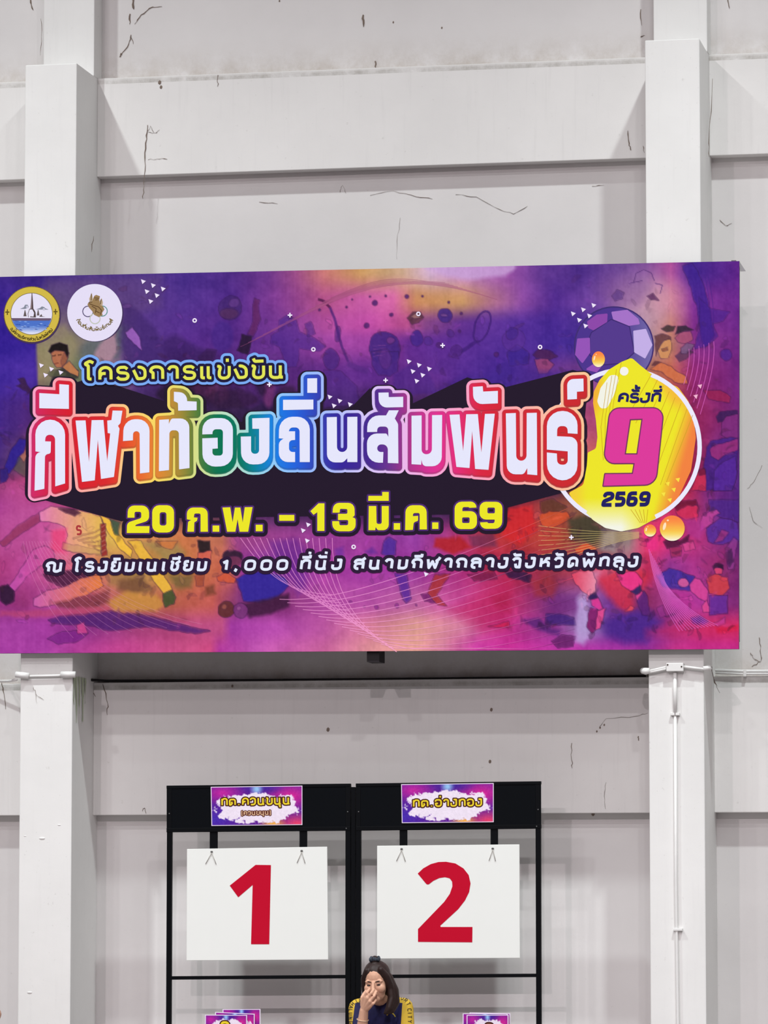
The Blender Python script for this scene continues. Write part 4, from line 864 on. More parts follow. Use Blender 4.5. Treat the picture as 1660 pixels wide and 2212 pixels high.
# ------------------------------------------------------------------ crisp print layers (each a hair in front of the last)
def ly(k): return YB-0.0009*k
ZA = (40, 760, 5.1875); ZB = (320, 800, 5.1875); ZC = (580, 800, 5.1875); ZD = (760, 800, 5.1875); ZE = (980, 800, 5.1875); ZH = (1220, 740, 4.882)
TITLE = []
for o, pts in (
 (ZA, [(180, 1557), (190, 1130, 120), (248, 1124), (190, 1116), (188, 760, 180), (522, 760, 170), (522, 1475), (412, 1508), (410, 930, 55), (305, 930, 45), (298, 1003), (364, 1005), (360, 1140, 25), (297, 1150, 60), (290, 1535)]),
 (ZA, [(233, 462), (458, 475), (457, 362), (565, 370), (565, 640), (233, 632)]),
 (ZA, [(640, 770), (752, 768), (790, 1235), (820, 766), (952, 764), (995, 1225), (1028, 915), (1000, 910), (995, 770), (1042, 765), (1055, 658), (1165, 660), (1143, 800, 40), (1115, 830), (1133, 860, 20), (1070, 1402), (925, 1425), (890, 985), (855, 1440), (712, 1458)]),
 (ZA, [(1172, 1000), (1283, 992), (1285, 890, 35), (1358, 890, 35), (1362, 1363), (1467, 1350), (1470, 755, 130), (1180, 755, 130)]),
 (ZB, [(125, 555), (235, 548), (232, 600), (262, 540, 30), (462, 538, 110), (465, 1095), (348, 1110), (345, 672, 40), (240, 672, 40), (235, 1118), (122, 1130)]),
 (ZB, [(290, 240), (440, 250, 90), (438, 345), (545, 350), (545, 447), (338, 452), (335, 365, 20), (290, 345)]),
 (ZB, [(608, 718), (612, 535, 130), (952, 535, 130), (950, 1070, 140), (612, 1085, 140), (608, 762), (780, 755), (782, 875), (722, 880), (722, 955, 35), (838, 955, 35), (840, 660, 35), (725, 660, 40), (722, 715)]),
 (ZB, [(1168, 538), (1362, 532), (1360, 1050, 130), (1045, 1058, 130), (1040, 742), (1155, 740), (1155, 935, 40), (1245, 935, 40), (1245, 655), (1170, 655)]),
 (ZC, [(118, 762), (122, 520, 150), (465, 520, 140), (465, 1028), (352, 1028), (350, 640, 45), (240, 640, 45), (230, 683), (300, 683), (300, 780), (232, 785, 40), (232, 915, 40), (300, 915), (300, 1028), (118, 1028, 100), (118, 800, 70), (170, 765)]),
 (ZC, [(165, 330), (505, 328), (505, 438), (165, 445)]), (ZC, [(437, 90), (547, 88), (547, 252), (437, 252)]),
 (ZC, [(655, 525), (768, 522), (770, 915, 60), (885, 915, 60), (885, 522), (998, 520), (998, 1028), (885, 1028), (885, 985), (840, 1032, 60), (658, 1032, 120)]),
 (ZC, [(1108, 692), (1112, 505, 130), (1320, 505), (1352, 448), (1462, 448), (1418, 540), (1455, 600, 60), (1458, 1042), (1340, 1038), (1340, 830, 60), (1222, 830, 45), (1220, 915, 40), (1290, 915), (1285, 1035), (1108, 1035, 130), (1105, 708, 110), (1325, 708, 20), (1346, 745), (1343, 630, 40), (1222, 630, 40), (1220, 690)]),
 (ZC, [(1235, 250), (1348, 248), (1350, 300), (1512, 296), (1512, 412), (1240, 418, 90)]),
 (ZD, [(672, 508), (785, 505), (785, 940, 50), (900, 940, 60), (902, 502), (1015, 500), (1010, 1075, 130), (800, 1075, 50), (782, 1000), (780, 1058), (672, 1052)]),
 (ZD, [(1098, 498), (1210, 494), (1250, 905), (1285, 492), (1415, 490), (1455, 920), (1495, 488), (1605, 486), (1535, 1115), (1385, 1105), (1352, 680), (1322, 1095), (1175, 1082)]),
 (ZD, [(1360, 185), (1470, 178), (1475, 238), (1640, 230), (1640, 370), (1365, 382, 100)]),
 (ZE, [(588, 482), (700, 478), (705, 1015, 60), (820, 1010, 60), (822, 478), (935, 475), (940, 1175), (828, 1165), (828, 1095), (790, 1165, 50), (600, 1165, 130)]),
 (ZE, [(1048, 888), (1048, 455, 170), (1392, 455, 160), (1392, 712), (1282, 705), (1278, 625, 45), (1165, 625, 45), (1162, 738), (1392, 748, 90), (1390, 1240, 170), (1050, 1225, 190), (1048, 920), (1160, 932), (1165, 1055, 50), (1282, 1060, 50), (1282, 908)]),
 (ZE, [(1278, 328), (1275, 100, 70), (1458, 92), (1460, 235), (1385, 240), (1385, 322)])):
    TITLE.append(fil(tr(pts, *o), 5))
rmp_dark = ramp([(60, (205, 42, 110)), (105, (208, 34, 70)), (150, (212, 28, 44)), (230, (214, 40, 44)), (285, (228, 88, 42)), (330, (228, 128, 50)), (360, (205, 140, 52)), (395, (150, 136, 54)), (425, (86, 124, 56)), (470, (0, 112, 78)), (520, (0, 118, 96)), (550, (0, 128, 150)), (590, (22, 128, 226)), (640, (34, 96, 216)), (690, (52, 62, 176)), (740, (52, 34, 150)), (800, (70, 40, 140)), (840, (104, 50, 142)), (885, (172, 50, 136)), (940, (220, 48, 146)), (985, (222, 44, 120)), (1040, (214, 36, 62)), (1100, (206, 38, 52)), (1270, (198, 40, 44))])
rmp_light = ramp([(60, (246, 160, 200)), (130, (247, 160, 170)), (220, (250, 176, 150)), (270, (250, 200, 130)), (330, (246, 212, 96)), (380, (232, 216, 104)), (430, (206, 220, 140)), (480, (184, 222, 190)), (540, (160, 216, 214)), (590, (142, 200, 244)), (650, (142, 184, 250)), (720, (168, 184, 246)), (780, (206, 196, 246)), (850, (226, 186, 238)), (920, (244, 168, 218)), (1000, (247, 160, 196)), (1080, (248, 162, 176)), (1180, (249, 186, 160)), (1275, (247, 196, 148))])
BODY = [(88, 1078), (262, 1126), (300, 1120), (1060, 1110), (1098, 1096), (1225, 1062), (1252, 1040), (1268, 860), (1262, 805), (1238, 799), (1094, 836), (1060, 830), (1010, 815), (893, 871), (886, 880), (806, 880), (800, 838), (762, 877), (700, 905), (640, 900), (480, 915), (430, 892), (348, 864), (262, 836), (190, 818), (120, 840), (88, 900)]
# the date line
def rr(x0, y0, x1, y1, r, n=4): return fil([(x0, y0, r), (x1, y0, r), (x1, y1, r), (x0, y1, r)], n)
def ring_polys(o, i):
    n = len(o); return [[o[k], o[(k+1) % n], i[(k+1) % n], i[k]] for k in range(n)]
DATE = []
for o, pts in (
 (ZF, [(817, 410), (820, 332, 40), (955, 332, 45), (955, 428, 35), (870, 455, 12), (866, 464), (958, 464), (956, 508), (812, 508), (814, 442, 30), (905, 412, 15), (905, 372, 12), (862, 372, 10), (862, 410)]),
 (ZF, [(1200, 500), (1205, 435, 15), (1224, 425), (1197, 420), (1197, 345, 40), (1330, 345, 40), (1332, 500), (1285, 500), (1285, 383, 10), (1245, 383, 10), (1242, 408), (1266, 410), (1262, 430, 8), (1245, 440), (1243, 500)]),
 (ZF, [(1362, 460), (1405, 460), (1405, 500), (1362, 500)]),
 (ZF, [(1425, 345), (1475, 343), (1490, 440), (1505, 345), (1540, 345), (1555, 440), (1568, 343), (1618, 342), (1590, 500), (1535, 500), (1522, 420), (1508, 500), (1455, 500)]),
 (ZG, [(38, 455), (82, 455), (82, 497), (38, 497)]), (ZG, [(188, 392), (285, 392), (285, 430), (188, 430)]),
 (ZG, [(388, 368), (440, 318), (478, 318), (478, 495), (432, 495), (432, 375), (408, 392)]),
 (ZG, [(530, 378), (535, 315, 40), (670, 315, 40), (672, 400, 15), (656, 406), (678, 415, 15), (678, 497, 45), (530, 497, 45), (528, 432), (572, 432), (575, 458, 8), (630, 458, 10), (630, 425, 8), (565, 425), (565, 385), (625, 385, 8), (625, 355, 8), (578, 353, 8), (575, 378)]),
 (ZG, [(762, 335), (810, 335), (812, 450, 12), (845, 450, 12), (845, 335), (890, 335), (890, 490, 35), (820, 490, 15), (806, 470), (803, 490), (760, 490)]),
 (ZG, [(760, 270), (848, 270), (848, 245), (890, 245), (890, 302), (758, 302)]), (ZG, [(922, 445), (963, 445), (963, 487), (922, 487)]),
 (ZG, [(995, 490), (998, 330, 45), (1132, 330, 45), (1135, 485), (1088, 485), (1088, 380, 10), (1045, 380, 12), (1045, 400), (1078, 398), (1078, 430, 10), (1050, 440, 15), (1045, 488)]),
 (ZG, [(1168, 440), (1208, 440), (1208, 482), (1168, 482)]),
 (ZG, [(1312, 430), (1312, 308, 45), (1452, 306, 40), (1452, 345), (1408, 347), (1400, 342), (1362, 342, 12), (1360, 430)]),
 (ZG, [(1618, 360), (1616, 480, 45), (1475, 482, 40), (1475, 440), (1520, 438), (1528, 445), (1568, 445, 12), (1570, 360)])):
    DATE.append(fil(tr(pts, *o), 4))
for o, ou, inn in ((ZF, (975, 330, 1115, 505, 45), (1023, 375, 1066, 460, 14)), (ZG, (1312, 368, 1455, 483, 40), (1360, 408, 1408, 444, 8)), (ZG, (1472, 308, 1618, 422, 40), (1522, 345, 1570, 382, 8))):
    DATE += ring_polys(tr(rr(*ou), *o), tr(rr(*inn), *o))
NR = (len(DATE)-15)//3
sub_w = 6.1
sub_y = lambda x: 1237.5-(x-98)*0.0092
SUBL = []; SUBT = (('ณ', 98, 137), ('โรงยิมเนเซียม', 160, 449), ('1,000', 478, 624), ('ที่นั่ง', 646, 741), ('สนามกีฬากลางจังหวัดพัทลุง', 763, 1381))
for t, x0, x1 in SUBT: SUBL.append(((t, (x0-1, sub_y(x0), x1-3, sub_y(x1), 25, sub_w, .15, .40)), text_strokes(t, x0-1, sub_y(x0), x1-3, sub_y(x1), 25, sub_w, .15, .40)))
PT, PA = 'โครฅการแข่ฅขัน', (184, 823.5, 614, 818.5, 32.5, 6.4, 0, .26)
proj = text_strokes(PT, *PA)

ink('title_backing', [BODY], (33, 21, 41), ly(1), sheet)
ink('title_backing', shift(TITLE, 0, 4), (33, 21, 41), ly(1.4), sheet, r=21, cell=1.4, run=900)
ink('date_backing', DATE, (33, 21, 41), ly(1.8), sheet, r=11, cell=1.2, run=900)
ink('title_outline', TITLE+shift(TITLE, 0, 4)+shift(TITLE, 0, 8), lambda x, y: rmp_light(x), ly(3), sheet, r=14.3, cell=1.0)
ink('title_rim', TITLE+shift(TITLE, 0, 4)+shift(TITLE, 0, 8.5), lambda x, y: rmp_dark(x)*0.72+rmp_light(x)*0.16, ly(4), sheet, r=8.3, cell=1.0)
ink('title_shadow', TITLE+shift(TITLE, 0, 3.5)+shift(TITLE, 0, 7), lambda x, y: rmp_dark(x), ly(5), sheet, r=6.6, cell=1.0)
for q in TITLE: ink('title_letter', [q], (226, 228, 247), ly(6), sheet)
for q in DATE[:13]+[DATE[15:15+NR], DATE[15+NR:15+2*NR]+[DATE[13]], DATE[15+2*NR:]+[DATE[14]]]: ink('date_outline', q if isinstance(q[0], list) else [q], (78, 42, 112), ly(3), sheet, r=3.6, cell=.8, run=99)
YEL = (232, 228, 36)
for q in DATE[:13]: ink('date_letter', [q], YEL, ly(5), sheet)
for q in (DATE[15:15+NR], DATE[15+NR:15+2*NR]+[DATE[13]], DATE[15+2*NR:]+[DATE[14]]): ink('date_letter', q, YEL, ly(5), sheet, r=1e-3, cell=.5)
ink('project_halo', strokes_to_polys(proj, 6.4), (120, 168, 240), ly(8), sheet, r=11.5, cell=.9, run=99)
ink('project_outline', strokes_to_polys(proj, 6.4), (28, 22, 58), ly(9), sheet, r=5.8, cell=.8, run=99)
letters_ink('project_letter', PT, PA, 6.6, (222, 226, 84), ly(10), sheet)
for (tx, ar), L in SUBL:
    ink('venue_outline', strokes_to_polys(L, sub_w), (44, 24, 54), ly(3), sheet, r=7, cell=.9, run=99)
    letters_ink('venue_letter', tx, ar, sub_w, (222, 230, 248), ly(5), sheet)

# ---- wave lines
def bez(a, b, c, d, n=22):
    return [tuple(Vector(a)*(1-t)**3+Vector(b)*3*t*(1-t)**2+Vector(c)*3*t*t*(1-t)+Vector(d)*t**3) for t in [k/n for k in range(n+1)]]
def clipline(l, y0=0, y1=1e9, x0=-40, x1=1595): return [p for p in l if x0 < p[0] < x1 and y0 < p[1] < y1]
def lines_ink(name, lines, w, col, k):
    """thin printed lines; every line of a fan lies a hair before the next, so crossing lines never share a plane"""
    V = []; F = []; dy = []; nl = 0
    for l in lines:
        if len(l) < 2: continue
        i0 = len(V); nl += 1
        for i, p in enumerate(l):
            d = Vector(l[min(i+1, len(l)-1)])-Vector(l[max(i-1, 0)]); d.normalize(); q = Vector((-d.y, d.x))*w/2
            V += [(p[0]+q.x, p[1]+q.y), (p[0]-q.x, p[1]-q.y)]; dy += [nl*0.00002]*2
        F += [(i0+2*m, i0+2*m+2, i0+2*m+3, i0+2*m+1) for m in range(len(l)-1)]
    return ink_mesh(name, V, F, col, ly(k), sheet, dy=np.array(dy))
def artcol(x, y):
    i = np.clip((x-BTL[0])/(BTR[0]-BTL[0])*(nx-1), 0, nx-1).astype(int); t0 = BTL[1]+(BTR[1]-BTL[1])*i/(nx-1); t1 = BBL[1]+(BBR[1]-BBL[1])*i/(nx-1)
    j = np.clip((y-t0)/(t1-t0)*(ny-1), 0, ny-1).astype(int); return ART[j, i]
def tint(rgb, f, fade=None):
    def col(x, y):
        k = np.full(len(x), f) if fade is None else f*np.clip((fade[0]-x)/fade[1], 0, 1)
        return blend(artcol(x, y), rgb, k)
    return col
g = lambda x, y: (540+x/2.964, 980+y/2.964)
L1 = []
for k in range(15):
    L1.append(clipline(bez(g(-60+42*k, 540), g(150+26*k, 840+24*k), g(300+60*k, 960+26*k), g(900, 880+28*k), 20)[:16]))
    L1.append(clipline(bez(g(190+50*k, 932+22*k), g(520+50*k, 950+28*k), g(1000+30*k, 820+40*k), g(2080, 330+66*k), 30), 0, 1402))
lines_ink('wave_lines', L1, 1.5, tint((255, 170, 226), .6, (1240, 380)), .3)
z4 = lambda x, y: (540+x/2.964, 560+y/2.964)
zm = lambda x, y: (1380+x/6.146, 700+y/6.146)
zr = lambda x, y: (1180+x/3.773, 1080+y/3.773)
zf = lambda x, y: (x/2.964, 980+y/2.964)
lines_ink('wave_lines', [clipline(bez(z4(-60+48*k, 560-26*k), z4(350+40*k, 380-22*k), z4(700+20*k, 90-3*k), z4(1250+28*k, 150+9*k), 26), 584) for k in range(13)], 1.3, tint((160, 84, 122), .45), .3)
lines_ink('wave_lines', [bez(zm(670+66*k, 330-20*k), zm(690+66*k, 480), zm(640+66*k, 700), zm(600+44*k, 800+80*k)) for k in range(6)], 1.3, tint((226, 110, 204), .7), .3)
lines_ink('wave_lines', [bez(zm(700+45*k, -640), zm(760+42*k, -420), zm(800+44*k, -200), zm(790+40*k, 230)) for k in range(6)], 1.2, tint((60, 30, 130), .5), .3)
lines_ink('wave_lines', [bez(zr(840+10*k, 400+18*k), zr(870+6*k, 700), zr(1000+16*k, 940), zr(1090+26*k, 1070-4*k)) for k in range(13)], 1.3, tint((236, 120, 220), .6), .3)
lines_ink('wave_lines', [bez(zr(760, 262+6*k), zr(500, 270+9*k), zr(250, 250+26*k), zr(-60, 210+40*k)) for k in range(9)], 1.2, tint((232, 206, 128), .6), .3)
lines_ink('wave_lines', [bez(zf(150+18*k, 560), zf(170+30*k, 760), zf(300+50*k, 1000), zf(470+75*k, 1180-8*k)) for k in range(12)], 1.2, tint((240, 170, 210), .28), .3)

# ---- ball
zb = lambda pts: tr(pts, *Z5)
ball = ngon(1327, 748, 86, 48)
def ballcol(x, y): return blend((74, 50, 138), (118, 112, 168), (x-1330)/90)
ink('ball_print', [ball], ballcol, ly(.7), sheet, refine=12)
ink('ball_seam', stroke(ngon(1327, 748, 85, 48), 3, True), (62, 44, 112), ly(.9), sheet)
BP = [zb([(570, 455), (690, 375), (800, 418), (830, 575), (760, 640), (640, 650), (560, 590), (560, 480)])]
ink('ball_seam', BP, (58, 40, 110), ly(1.0), sheet, r=2.2); ink('ball_patch', BP, (82, 56, 138), ly(1.1), sheet)
for pts, c in (([(690, 325), (790, 312), (858, 368), (868, 402), (800, 412), (702, 372)], (162, 112, 196)), ([(826, 442), (905, 430), (945, 530), (900, 615), (832, 575)], (192, 172, 226)), ([(480, 490), (558, 485), (560, 578), (512, 645), (466, 590)], (146, 82, 180)),
               ([(540, 385), (600, 342), (668, 335), (665, 388), (580, 440), (548, 425)], (138, 70, 166)), ([(528, 682), (590, 640), (640, 652), (600, 700)], (146, 80, 178))):
    q = fil([p+(6,) for p in pts]); ink('ball_patch', [tr(q, *Z5)], c, ly(1.1), sheet)
# ---- round emblem with the edition number
ring_o = ngon(1350, 965, 167, 72, 171); ring_i = ngon(1350, 965, 157.5, 72, 161.5)
blobp = fil([(710, 160, 40), (600, 205, 60), (470, 285, 80), (370, 395, 80), (308, 520, 80), (302, 640, 80), (332, 820, 80), (348, 1000, 80), (332, 1118, 40), (246, 1160, 20), (236, 1300, 60), (200, 1500, 60), (44, 1585, 20), (100, 1680, 40), (215, 1780, 60), (300, 1870, 80), (430, 1955, 90), (600, 1992, 90), (780, 1955, 90), (1000, 1835, 100), (1200, 1640, 120), (1335, 1350, 140), (1388, 1000, 140), (1362, 800, 120), (1310, 620, 100), (1200, 470, 80), (1030, 400, 60), (900, 318, 50), (800, 240, 40)], 4)
def dropcol(x, y):
    zx, zy = (x-1220)*4.882, (y-740)*4.882
    cl = lambda v: np.clip(v, 0, 1)
    c = np.tile(np.array((233, 226, 38.)), (len(x), 1))
    c = blend(c, (238, 128, 62.), cl((zx-(1290-np.maximum(0, zy-500)*.28))/180)*cl((zy-380)/200))
    c = blend(c, (240, 176, 52.), cl((470-zx-0.25*np.abs(zy-500))/120)*cl((900-zy)/200))
    c = blend(c, (242, 170, 60.), .7*cl((zx-880-(zy-330)*.6)/120)*cl((760-zy)/150))
    c = blend(c, (240, 242, 226.), cl((zy-1640)/300)*cl((900-zx)/300))
    c = blend(c, (242, 190, 62.), .6*cl((240-zx)/120)*cl((zy-1400)/120))
    return c
ink('edition_ring', ring_polys(ring_o, ring_i), (232, 230, 248), ly(1.4), sheet)
ink('drop_print', [tr(blobp, *ZH)], dropcol, ly(1.7), sheet, refine=7)
# the ring shows over the drop on its right and left rims
vis = [p for p in ring_polys(ring_o, ring_i) if (p[0][0] > 1404 and p[0][1] < 1100) or p[0][0] < 1275 or (p[0][1] > 1060 and p[0][0] > 1425)]
ink('ring_front', vis, (232, 230, 248), ly(1.9), sheet)
for pts, c in (([(480, 345, 50), (560, 340, 40), (572, 400, 40), (520, 560, 60), (450, 690, 40), (380, 700, 50), (345, 620, 50), (380, 480, 70)], (238, 240, 226)),):
    ink('drop_glint', [tr(fil(pts), *ZH)], c, ly(2.0), sheet)
ink('drop_glint', [ngon(1220+630/4.882, 740+302/4.882, 9.5, 20)], (240, 240, 232), ly(2.0), sheet)
h_ = lambda x, y: (1220+x/4.882, 740+y/4.882)
lines_ink('drop_lines', [[h_(920+62*k, 330+62*k), h_(700+52*k, 720+130*k if k < 7 else 1500)] for k in range(8)]+[[h_(600-50*k, 210+70*k), h_(520-45*k, 620+90*k), h_(470-20*k, 1000+80*k)] for k in range(4)]+[[h_(700+45*k, 1760), h_(800+16*k, 1900)] for k in range(5)], 1.1, (204, 164, 34), 2.0)
NINE = [fil(tr(p, *ZH), 6) for p in ([(485, 695, 110), (757, 694), (757, 805), (690, 808), (635, 1180), (700, 1180), (700, 1270), (415, 1272, 100)], [(757, 694), (1045, 692, 100), (960, 1495, 130), (412, 1510), (430, 1388), (722, 1385), (742, 1272), (700, 1270), (700, 1180), (770, 1180), (825, 803), (757, 805)])]
ink('edition_number_rim', NINE, (112, 52, 92), ly(2.6), sheet, r=2.6)
ink('edition_number', NINE, (216, 56, 152), ly(2.9), sheet)
NAVY = (30, 28, 96)
letters_ink('edition_word', 'ครั้งที่', (1333, 871, 1428, 870.5, 23, 5.6, .16, .12), 5.6, NAVY, ly(2.6), sheet, .5)
letters_ink('edition_year', '2569', (1298, 1095, 1403, 1094, 33, 8.4, .2, .2), 8.4, NAVY, ly(2.6), sheet)
YT = [(1195, 1450), (1088, 1492), (1152, 1555), (1043, 1602), (1110, 1665)]
for x, y in YT: ink('sparkle', [[h_(x-24, y-16), h_(x+24, y-24), h_(x+10, y+24)]], (244, 224, 66), ly(2.3), sheet)
# droplets
def drop(x, y, rx, ry):
    f = lambda px, py: blend(blend((246, 130, 66), (244, 206, 76), (py-y+ry*.7)/(ry*1.1)), (246, 240, 214), (py-y-ry*.35)/(ry*.6))
    ink('droplet', [ngon(x, y, rx, 28, ry)], f, ly(3), sheet, refine=max(2.5, rx/4))
    ink('droplet_glint', [ngon(x-rx*.62, y-ry*.15, rx*.12, 10, ry*.32, .25)], (250, 226, 190), ly(3.2), sheet)
    ink('droplet_glint', [ngon(x-rx*.35, y-ry*.62, rx*.08, 8)], (250, 226, 190), ly(3.2), sheet)
drop(1293.5, 776, 14, 17); drop(1405, 1146, 13.2, 13.2); drop(1453, 1141, 27, 27.5)

# ---- sparkles: triangles, plus signs and little rings
TRI = [(x/2.964, 560+y/2.964) for x, y in ((918, 143), (982, 168), (1045, 190), (942, 207), (1006, 232), (966, 270), (265, 680), (330, 703), (390, 725), (292, 742))]
TRI += [z4(*p) for p in ((1020, 655), (1085, 678), (1150, 702), (1045, 718), (1108, 742), (1070, 780), (513, 882), (577, 907), (643, 930), (540, 938))]
TRI += [tuple(tr([p], *Z5)[0]) for p in ((455, 337), (518, 312), (582, 285), (493, 376), (556, 350), (532, 412))]
TRI += [g(*p) for p in ((375, 455), (342, 492), (368, 558), (1130, 772))]
for x, y in TRI: ink('sparkle', [[(x-5, y-5), (x+5.6, y-1.2), (x-2, y+5.4)]], (236, 226, 248), ly(2.4), sheet)
for x, y in (tuple(tr([(1238, 787)], *Z5)[0]), tuple(tr([(1212, 850)], *Z5)[0])):
    ink('sparkle', [[(x-5, y-3), (x+5, y-5), (x+2, y+5)]], (240, 176, 206), ly(2.4), sheet)
for x, y in [z4(*p) for p in ((257, 358), (1235, 552), (870, 775), (125, 802))]+[zr(207, 305)]:
    ink('sparkle', [[(x-5, y-1.4), (x+5, y-1.4), (x+5, y+1.4), (x-5, y+1.4)], [(x-1.4, y-5), (x+1.4, y-5), (x+1.4, y+5), (x-1.4, y+5)]], (240, 232, 250), ly(10.5), sheet)
for x, y in (tuple(tr([(1247, 392)], *Z3)[0]), z4(407, 577), z4(1080, 350), tuple(tr([(250, 543)], *Z5)[0]), g(665, 597)):
    ink('sparkle', ring_polys(ngon(x, y, 5, 16), ngon(x, y, 2.2, 16)), (236, 226, 246), ly(2.4), sheet)

# ---- the two round crests
def glow(x, y, r): ink('crest_shadow', [ngon(x, y, r, 40)], (66, 48, 92), ly(.8), sheet)
def arc_text(text, cx, cy, r, a0, a1, h, w, col, k):
    L, tot = glyph_lines(text, .12); out = []
    for l in L:
        q = []
        for p in fil_open(l, 2):
            a = a0+(a1-a0)*p[0]/tot; rad = r-p[1]*h
            q.append((cx+math.cos(a)*rad, cy+math.sin(a)*rad))
        out.append(q)
    ink('crest_lettering', strokes_to_polys(out, w, n=6), col, ly(k), sheet, cell=.4, run=99)
cx, cy = 68.8, 679.0
s5 = lambda pts: tr(pts, 0, 600, 5.533)
glow(cx+1, cy+2, 62)
ink('crest_disc', [ngon(cx, cy, 60.5, 60)], (206, 182, 70), ly(1.2), sheet)
ink('crest_edge', ring_polys(ngon(cx, cy, 60.5, 60), ngon(cx, cy, 59.2, 60)), (120, 100, 44), ly(1.4), sheet)
ink('crest_edge', [ngon(cx-.5, cy-1, 45.5, 48)], (96, 84, 60), ly(1.4), sheet)
ink('crest_field', [ngon(cx-.5, cy-1, 44.4, 48)], (226, 222, 240), ly(1.6), sheet)
sea = [p for p in ngon(cx-.5, cy-1, 44.0, 72) if p[1] > 687]
sea.sort(key=lambda p: math.atan2(p[1]-678, p[0]-cx))
ink('crest_sea', [sea], lambda x, y: blend((74, 112, 196), (224, 226, 242), (y-704)/16), ly(1.8), sheet, refine=4)
ink('crest_shore', [s5([(136, 482), (610, 484), (612, 498), (590, 512), (150, 512)])], (104, 84, 108), ly(1.95), sheet)
for k in range(34):
    wx = random.uniform(32, 104); wy = random.uniform(694, 714)
    ink('crest_wave', [[(wx-4, wy), (wx, wy-1.2), (wx+4, wy), (wx, wy+.6)]], random.choice([(120, 160, 226), (46, 78, 160), (160, 188, 236)]), ly(1.95+.004*k), sheet)
ST = [s5([(378, 186), (386, 186), (396, 300), (400, 372), (362, 372), (370, 300)]), s5([(352, 372), (405, 372), (425, 410), (430, 470), (340, 474), (335, 440), (345, 395)])]
ink('crest_stupa', [ST[0]], (128, 110, 112), ly(2.0), sheet)
ink('crest_stupa', stroke(s5([(352, 374), (335, 430), (340, 472)]), 1.2)+stroke(s5([(352, 374), (402, 374)]), 1.6)+stroke(s5([(360, 466), (428, 470)]), 2), (98, 86, 90), ly(2.0), sheet)
ink('crest_stupa', [s5([(385, 376), (405, 376), (424, 410), (430, 468), (400, 468), (408, 420)]), s5([(378, 186), (386, 186), (398, 372), (384, 372)])], (76, 62, 64), ly(2.1), sheet)
ink('crest_stupa', [s5([(296, 385), (302, 385), (318, 460), (280, 460)]), s5([(452, 385), (460, 385), (472, 450), (440, 450)]), s5([(488, 440), (498, 436), (505, 460), (545, 466), (470, 466)])], (96, 84, 84), ly(2.05), sheet)
for pts in ([(240, 372), (285, 352), (300, 322), (330, 322), (345, 350), (330, 360), (300, 372)], [(432, 378), (480, 360), (500, 342), (530, 350), (540, 364), (582, 380), (500, 380)]):
    ink('crest_cloud', [s5(pts)], (130, 136, 150), ly(2.05), sheet); ink('crest_cloud', [ngon(*s5([(pts[3][0]-6, pts[3][1]+26)])[0], 2.6, 10)], (196, 196, 214), ly(2.15), sheet)
for x, y in ((88, 410), (664, 405)):
    q = s5([(x, y)])[0]
    ink('crest_star', [[(q[0]-1, q[1]-6), (q[0]+1, q[1]-6), (q[0]+1.2, q[1]+6), (q[0]-1.2, q[1]+6)], [(q[0]-4.5, q[1]-1.2), (q[0]+4.5, q[1]-1.2), (q[0]+4.5, q[1]+1.2), (q[0]-4.5, q[1]+1.2)]], (92, 76, 30), ly(1.8), sheet)
arc_text('องค์การบริหารส่วนจังหวัดพัทลุง', cx, cy, 56.5, math.radians(146), math.radians(36), 5.0, 1.5, (84, 72, 26), 1.6)
cx, cy = 204.8, 675.5
glow(cx+1, cy+2, 61)
ink('crest_disc', [ngon(cx, cy, 59.5, 60, 62)], (226, 220, 242), ly(1.2), sheet)
for x, y, r, c in ((1052, 402, 68, (84, 74, 112)), (1222, 398, 66, (92, 148, 140)), (1136, 488, 66, (190, 196, 176))):
    q = s5([(x, y)])[0]; r /= 5.533
    ink('crest_ring', ring_polys(ngon(*q, r, 32), ngon(*q, r-2.0, 32)), c, ly(1.5+x*.0002), sheet)
TG = [[(1048, 318), (1062, 296), (1100, 282), (1122, 296), (1180, 318), (1232, 345), (1246, 378), (1218, 420), (1226, 446), (1182, 468), (1150, 452), (1128, 442), (1105, 400), (1066, 356)], [(1116, 250), (1128, 218), (1150, 206), (1168, 212), (1194, 222), (1186, 258), (1196, 335), (1118, 330), (1098, 292)], [(1085, 205), (1096, 178), (1104, 212), (1114, 262), (1104, 300), (1072, 296), (1066, 250)], [(1186, 290), (1216, 242), (1230, 292), (1222, 350), (1184, 332)]]
ink('crest_beast', [s5(TG[0]), s5(TG[1])], (152, 124, 84), ly(2.0), sheet, r=.3, cell=.4)
for q in TG[2:]: ink('crest_beast', [s5(q)], (186, 164, 134), ly(1.95), sheet)
for l in ([(1070, 310), (1120, 330), (1180, 350)], [(1100, 340), (1150, 370), (1140, 420)], [(1180, 350), (1215, 390), (1200, 440)], [(1130, 240), (1180, 245)], [(1140, 265), (1170, 262)], [(1150, 400), (1190, 420)], [(1092, 195), (1090, 270)], [(1210, 260), (1200, 315)], [(1060, 300), (1075, 290), (1100, 290)]):
    ink('crest_beast_line', stroke(s5(l), 1.7, cap=True, n=6), (92, 66, 40), ly(2.15+.003*l[0][1]*.01), sheet)
arc_text('ท้องถิ่นสัมพันธ์เกมส์', cx, cy-8, 47, math.radians(149), math.radians(31), 5.4, 1.7, (116, 98, 44), 1.8)
# red number on the player's shirt
ink('shirt_number', strokes_to_polys(text_strokes('S', 163.5, 1156.5, 177, 1156, 22, 4.2), 4.2), (168, 52, 58), ly(.3), sheet)

